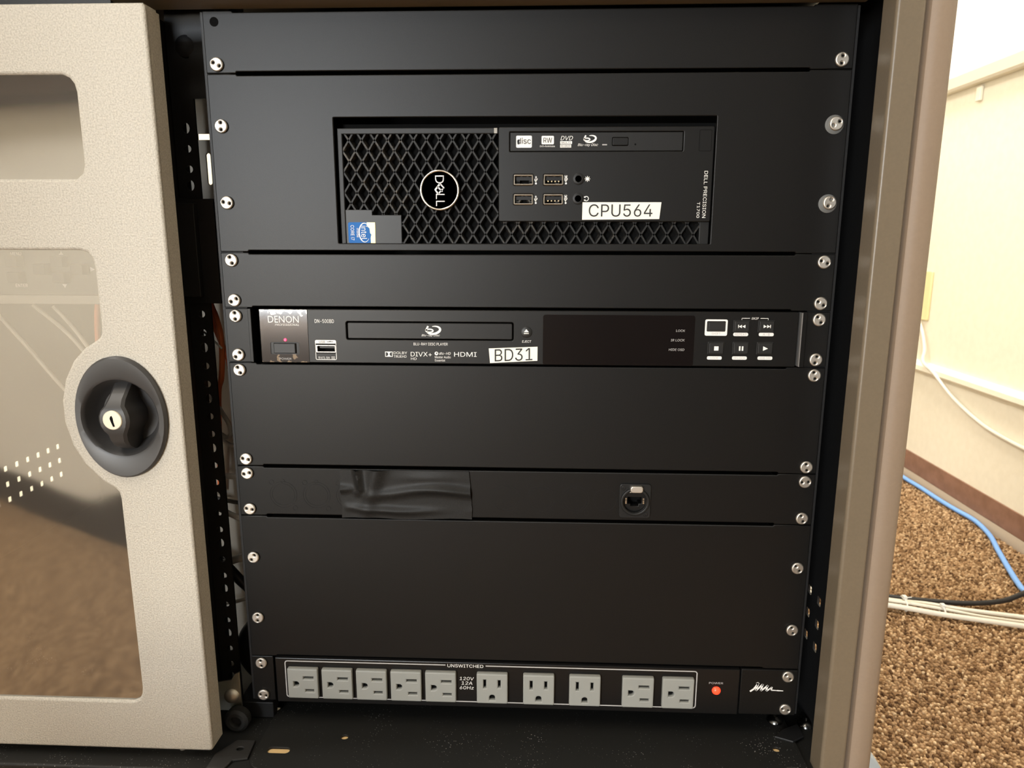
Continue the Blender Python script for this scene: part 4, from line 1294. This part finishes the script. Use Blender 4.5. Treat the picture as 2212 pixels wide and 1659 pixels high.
bu = thing('spare_unit', (-540, 60, -90), 'black equipment unit behind the upper door window', 'equipment unit')
part(bu, 'unit_body', MB().box(-725, -348, 6, 62, -92, 34), BLK_SATIN)
part(bu, 'unit_lip', MB().box(-727, -346, 3, 10, -94, 36), BLK_SATIN, bev=.5)

ogrp = 'orange cables beside the rack'
solo('orange_cable', MB().tube([(-276, 45, -120), (-275, 46, -172), (-271, 47, -190), (-268.5, 48, -206), (-268.8, 48, -226), (-272, 50, -246), (-278, 56, -258), (-284, 64, -290), (-290, 68, -360)], 2.5, 10), ORANGE, (-272, 48, -260), 'orange cable in the gap left of the rack, bending back to the left', 'cable', ogrp)
solo('orange_cable', MB().tube([(-280, 54, -190), (-271, 52, -212), (-265.5, 52, -228), (-263.6, 52, -245), (-263.4, 52, -262), (-264.2, 53, -280), (-266, 60, -320)], 2.2, 10), ORANGE, (-265, 52, -290), 'orange cable in the gap left of the rack, straighter one beside the panel edge', 'cable', ogrp)
solo('thin_tie', MB().tube([(-281, 43, -203), (-274, 42, -209), (-265, 41, -217.5)], .9, 8), TIE, (-273, 43, -212), 'thin pale tie slanting over the orange cables', 'cable tie')
ggrp = 'grey cables beside the rack'
solo('grey_cable', MB().tube([(-290, 56, -262), (-283, 54, -268), (-276, 52, -276), (-269.5, 52, -288), (-268, 52, -297), (-272, 53, -302), (-279, 55, -299), (-290, 57, -292)], 2.1, 10), GREY_CBL, (-275, 53, -302), 'grey cable looping in the gap left of the rack', 'cable', ggrp)
solo('grey_cable', MB().tube([(-292, 64, -300), (-284, 64, -306), (-275, 64, -312), (-262, 66, -315), (-254, 70, -316)], 2.0, 10), GREY_CBL, (-275, 64, -316), 'thin grey cable below the looping grey cable', 'cable', ggrp)
solo('white_cable', MB().tube([(-300, 50, -338), (-280, 50, -338), (-262, 50, -338), (-248, 50, -338)], 2.9, 12), WHITE_BAR, (-272, 50, -341), 'level white cable in the gap beside the connector panel top', 'cable')
solo('white_cable', MB().tube([(-300, 50, -362), (-284, 50, -370), (-268, 50, -378), (-250, 50, -386)], 2.6, 12), WHITE_BAR, (-272, 50, -386), 'slanting white cable in the gap beside the connector panel bottom', 'cable')
solo('grey_cable', MB().tube([(-300, 62, -362), (-284, 62, -366), (-268, 62, -369), (-252, 62, -372)], 2.0, 10), mat('dim_grey_jacket', (.12, .12, .11), .5), (-272, 62, -372), 'dim grey cable behind the two white cables', 'cable', ggrp)
solo('grey_cable', MB().tube([(-300, 50, -430), (-284, 50, -425), (-268, 50, -419), (-250, 50, -416)], 4.0, 12), GREY_CBL, (-272, 50, -430), 'thick grey cable crossing the gap above the black cable', 'cable', ggrp)
bgrp = 'black cables beside the rack'
solo('black_cable', MB().tube([(-300, 55, -418), (-284, 55, -430), (-272, 55, -444), (-258, 55, -458), (-245, 55, -472)], 4.8, 12), BLACK_CBL, (-272, 55, -470), 'black cable slanting down across the gap', 'cable', bgrp)
solo('grey_cable', MB().tube([(-292, 56, -469), (-280, 56, -468), (-268, 56, -464), (-256, 56, -460)], 1.8, 10), GREY_CBL, (-272, 56, -470), 'thin grey cable low in the gap above the black coil', 'cable', ggrp)
solo('black_cable', MB().tube([(-262, 66, -548), (-267, 62, -540), (-272, 58, -525), (-270, 56, -507), (-262, 54, -494), (-255, 56, -486), (-251, 62, -479)], 8.5, 14), BLACK_CBL, (-262, 60, -556), 'thick black power cord rising beside the power strip', 'cable', bgrp)
lgrp = 'thin white cables hanging in the left bay'
for i, (lab, pts) in enumerate((('thin white cable behind the door window, leftmost of the hanging ones', [(-470, 40, -180), (-440, 38, -215), (-405, 40, -262), (-370, 60, -310), (-350, 90, -380)]),
                                ('thin white cable behind the door window, middle of the hanging ones', [(-430, 40, -180), (-402, 40, -205), (-375, 42, -240), (-345, 60, -285), (-330, 90, -360)]),
                                ('thin white cable behind the door window, rightmost of the hanging ones', [(-405, 30, -180), (-390, 32, -200), (-375, 36, -230), (-362, 50, -280), (-350, 70, -340)]))):
    solo('thin_cable', MB().tube(pts, 1.7, 8), WHITE_CBL, (-380, 50, -300), lab, 'cable', lgrp)
solo('orange_cable', MB().tube([(-352, 10, -172), (-356, 12, -190), (-360, 16, -215), (-363, 24, -245), (-366, 40, -300)], 2.3, 10), ORANGE, (-360, 20, -300), 'orange cable hanging under the control unit behind the door window', 'cable', ogrp)
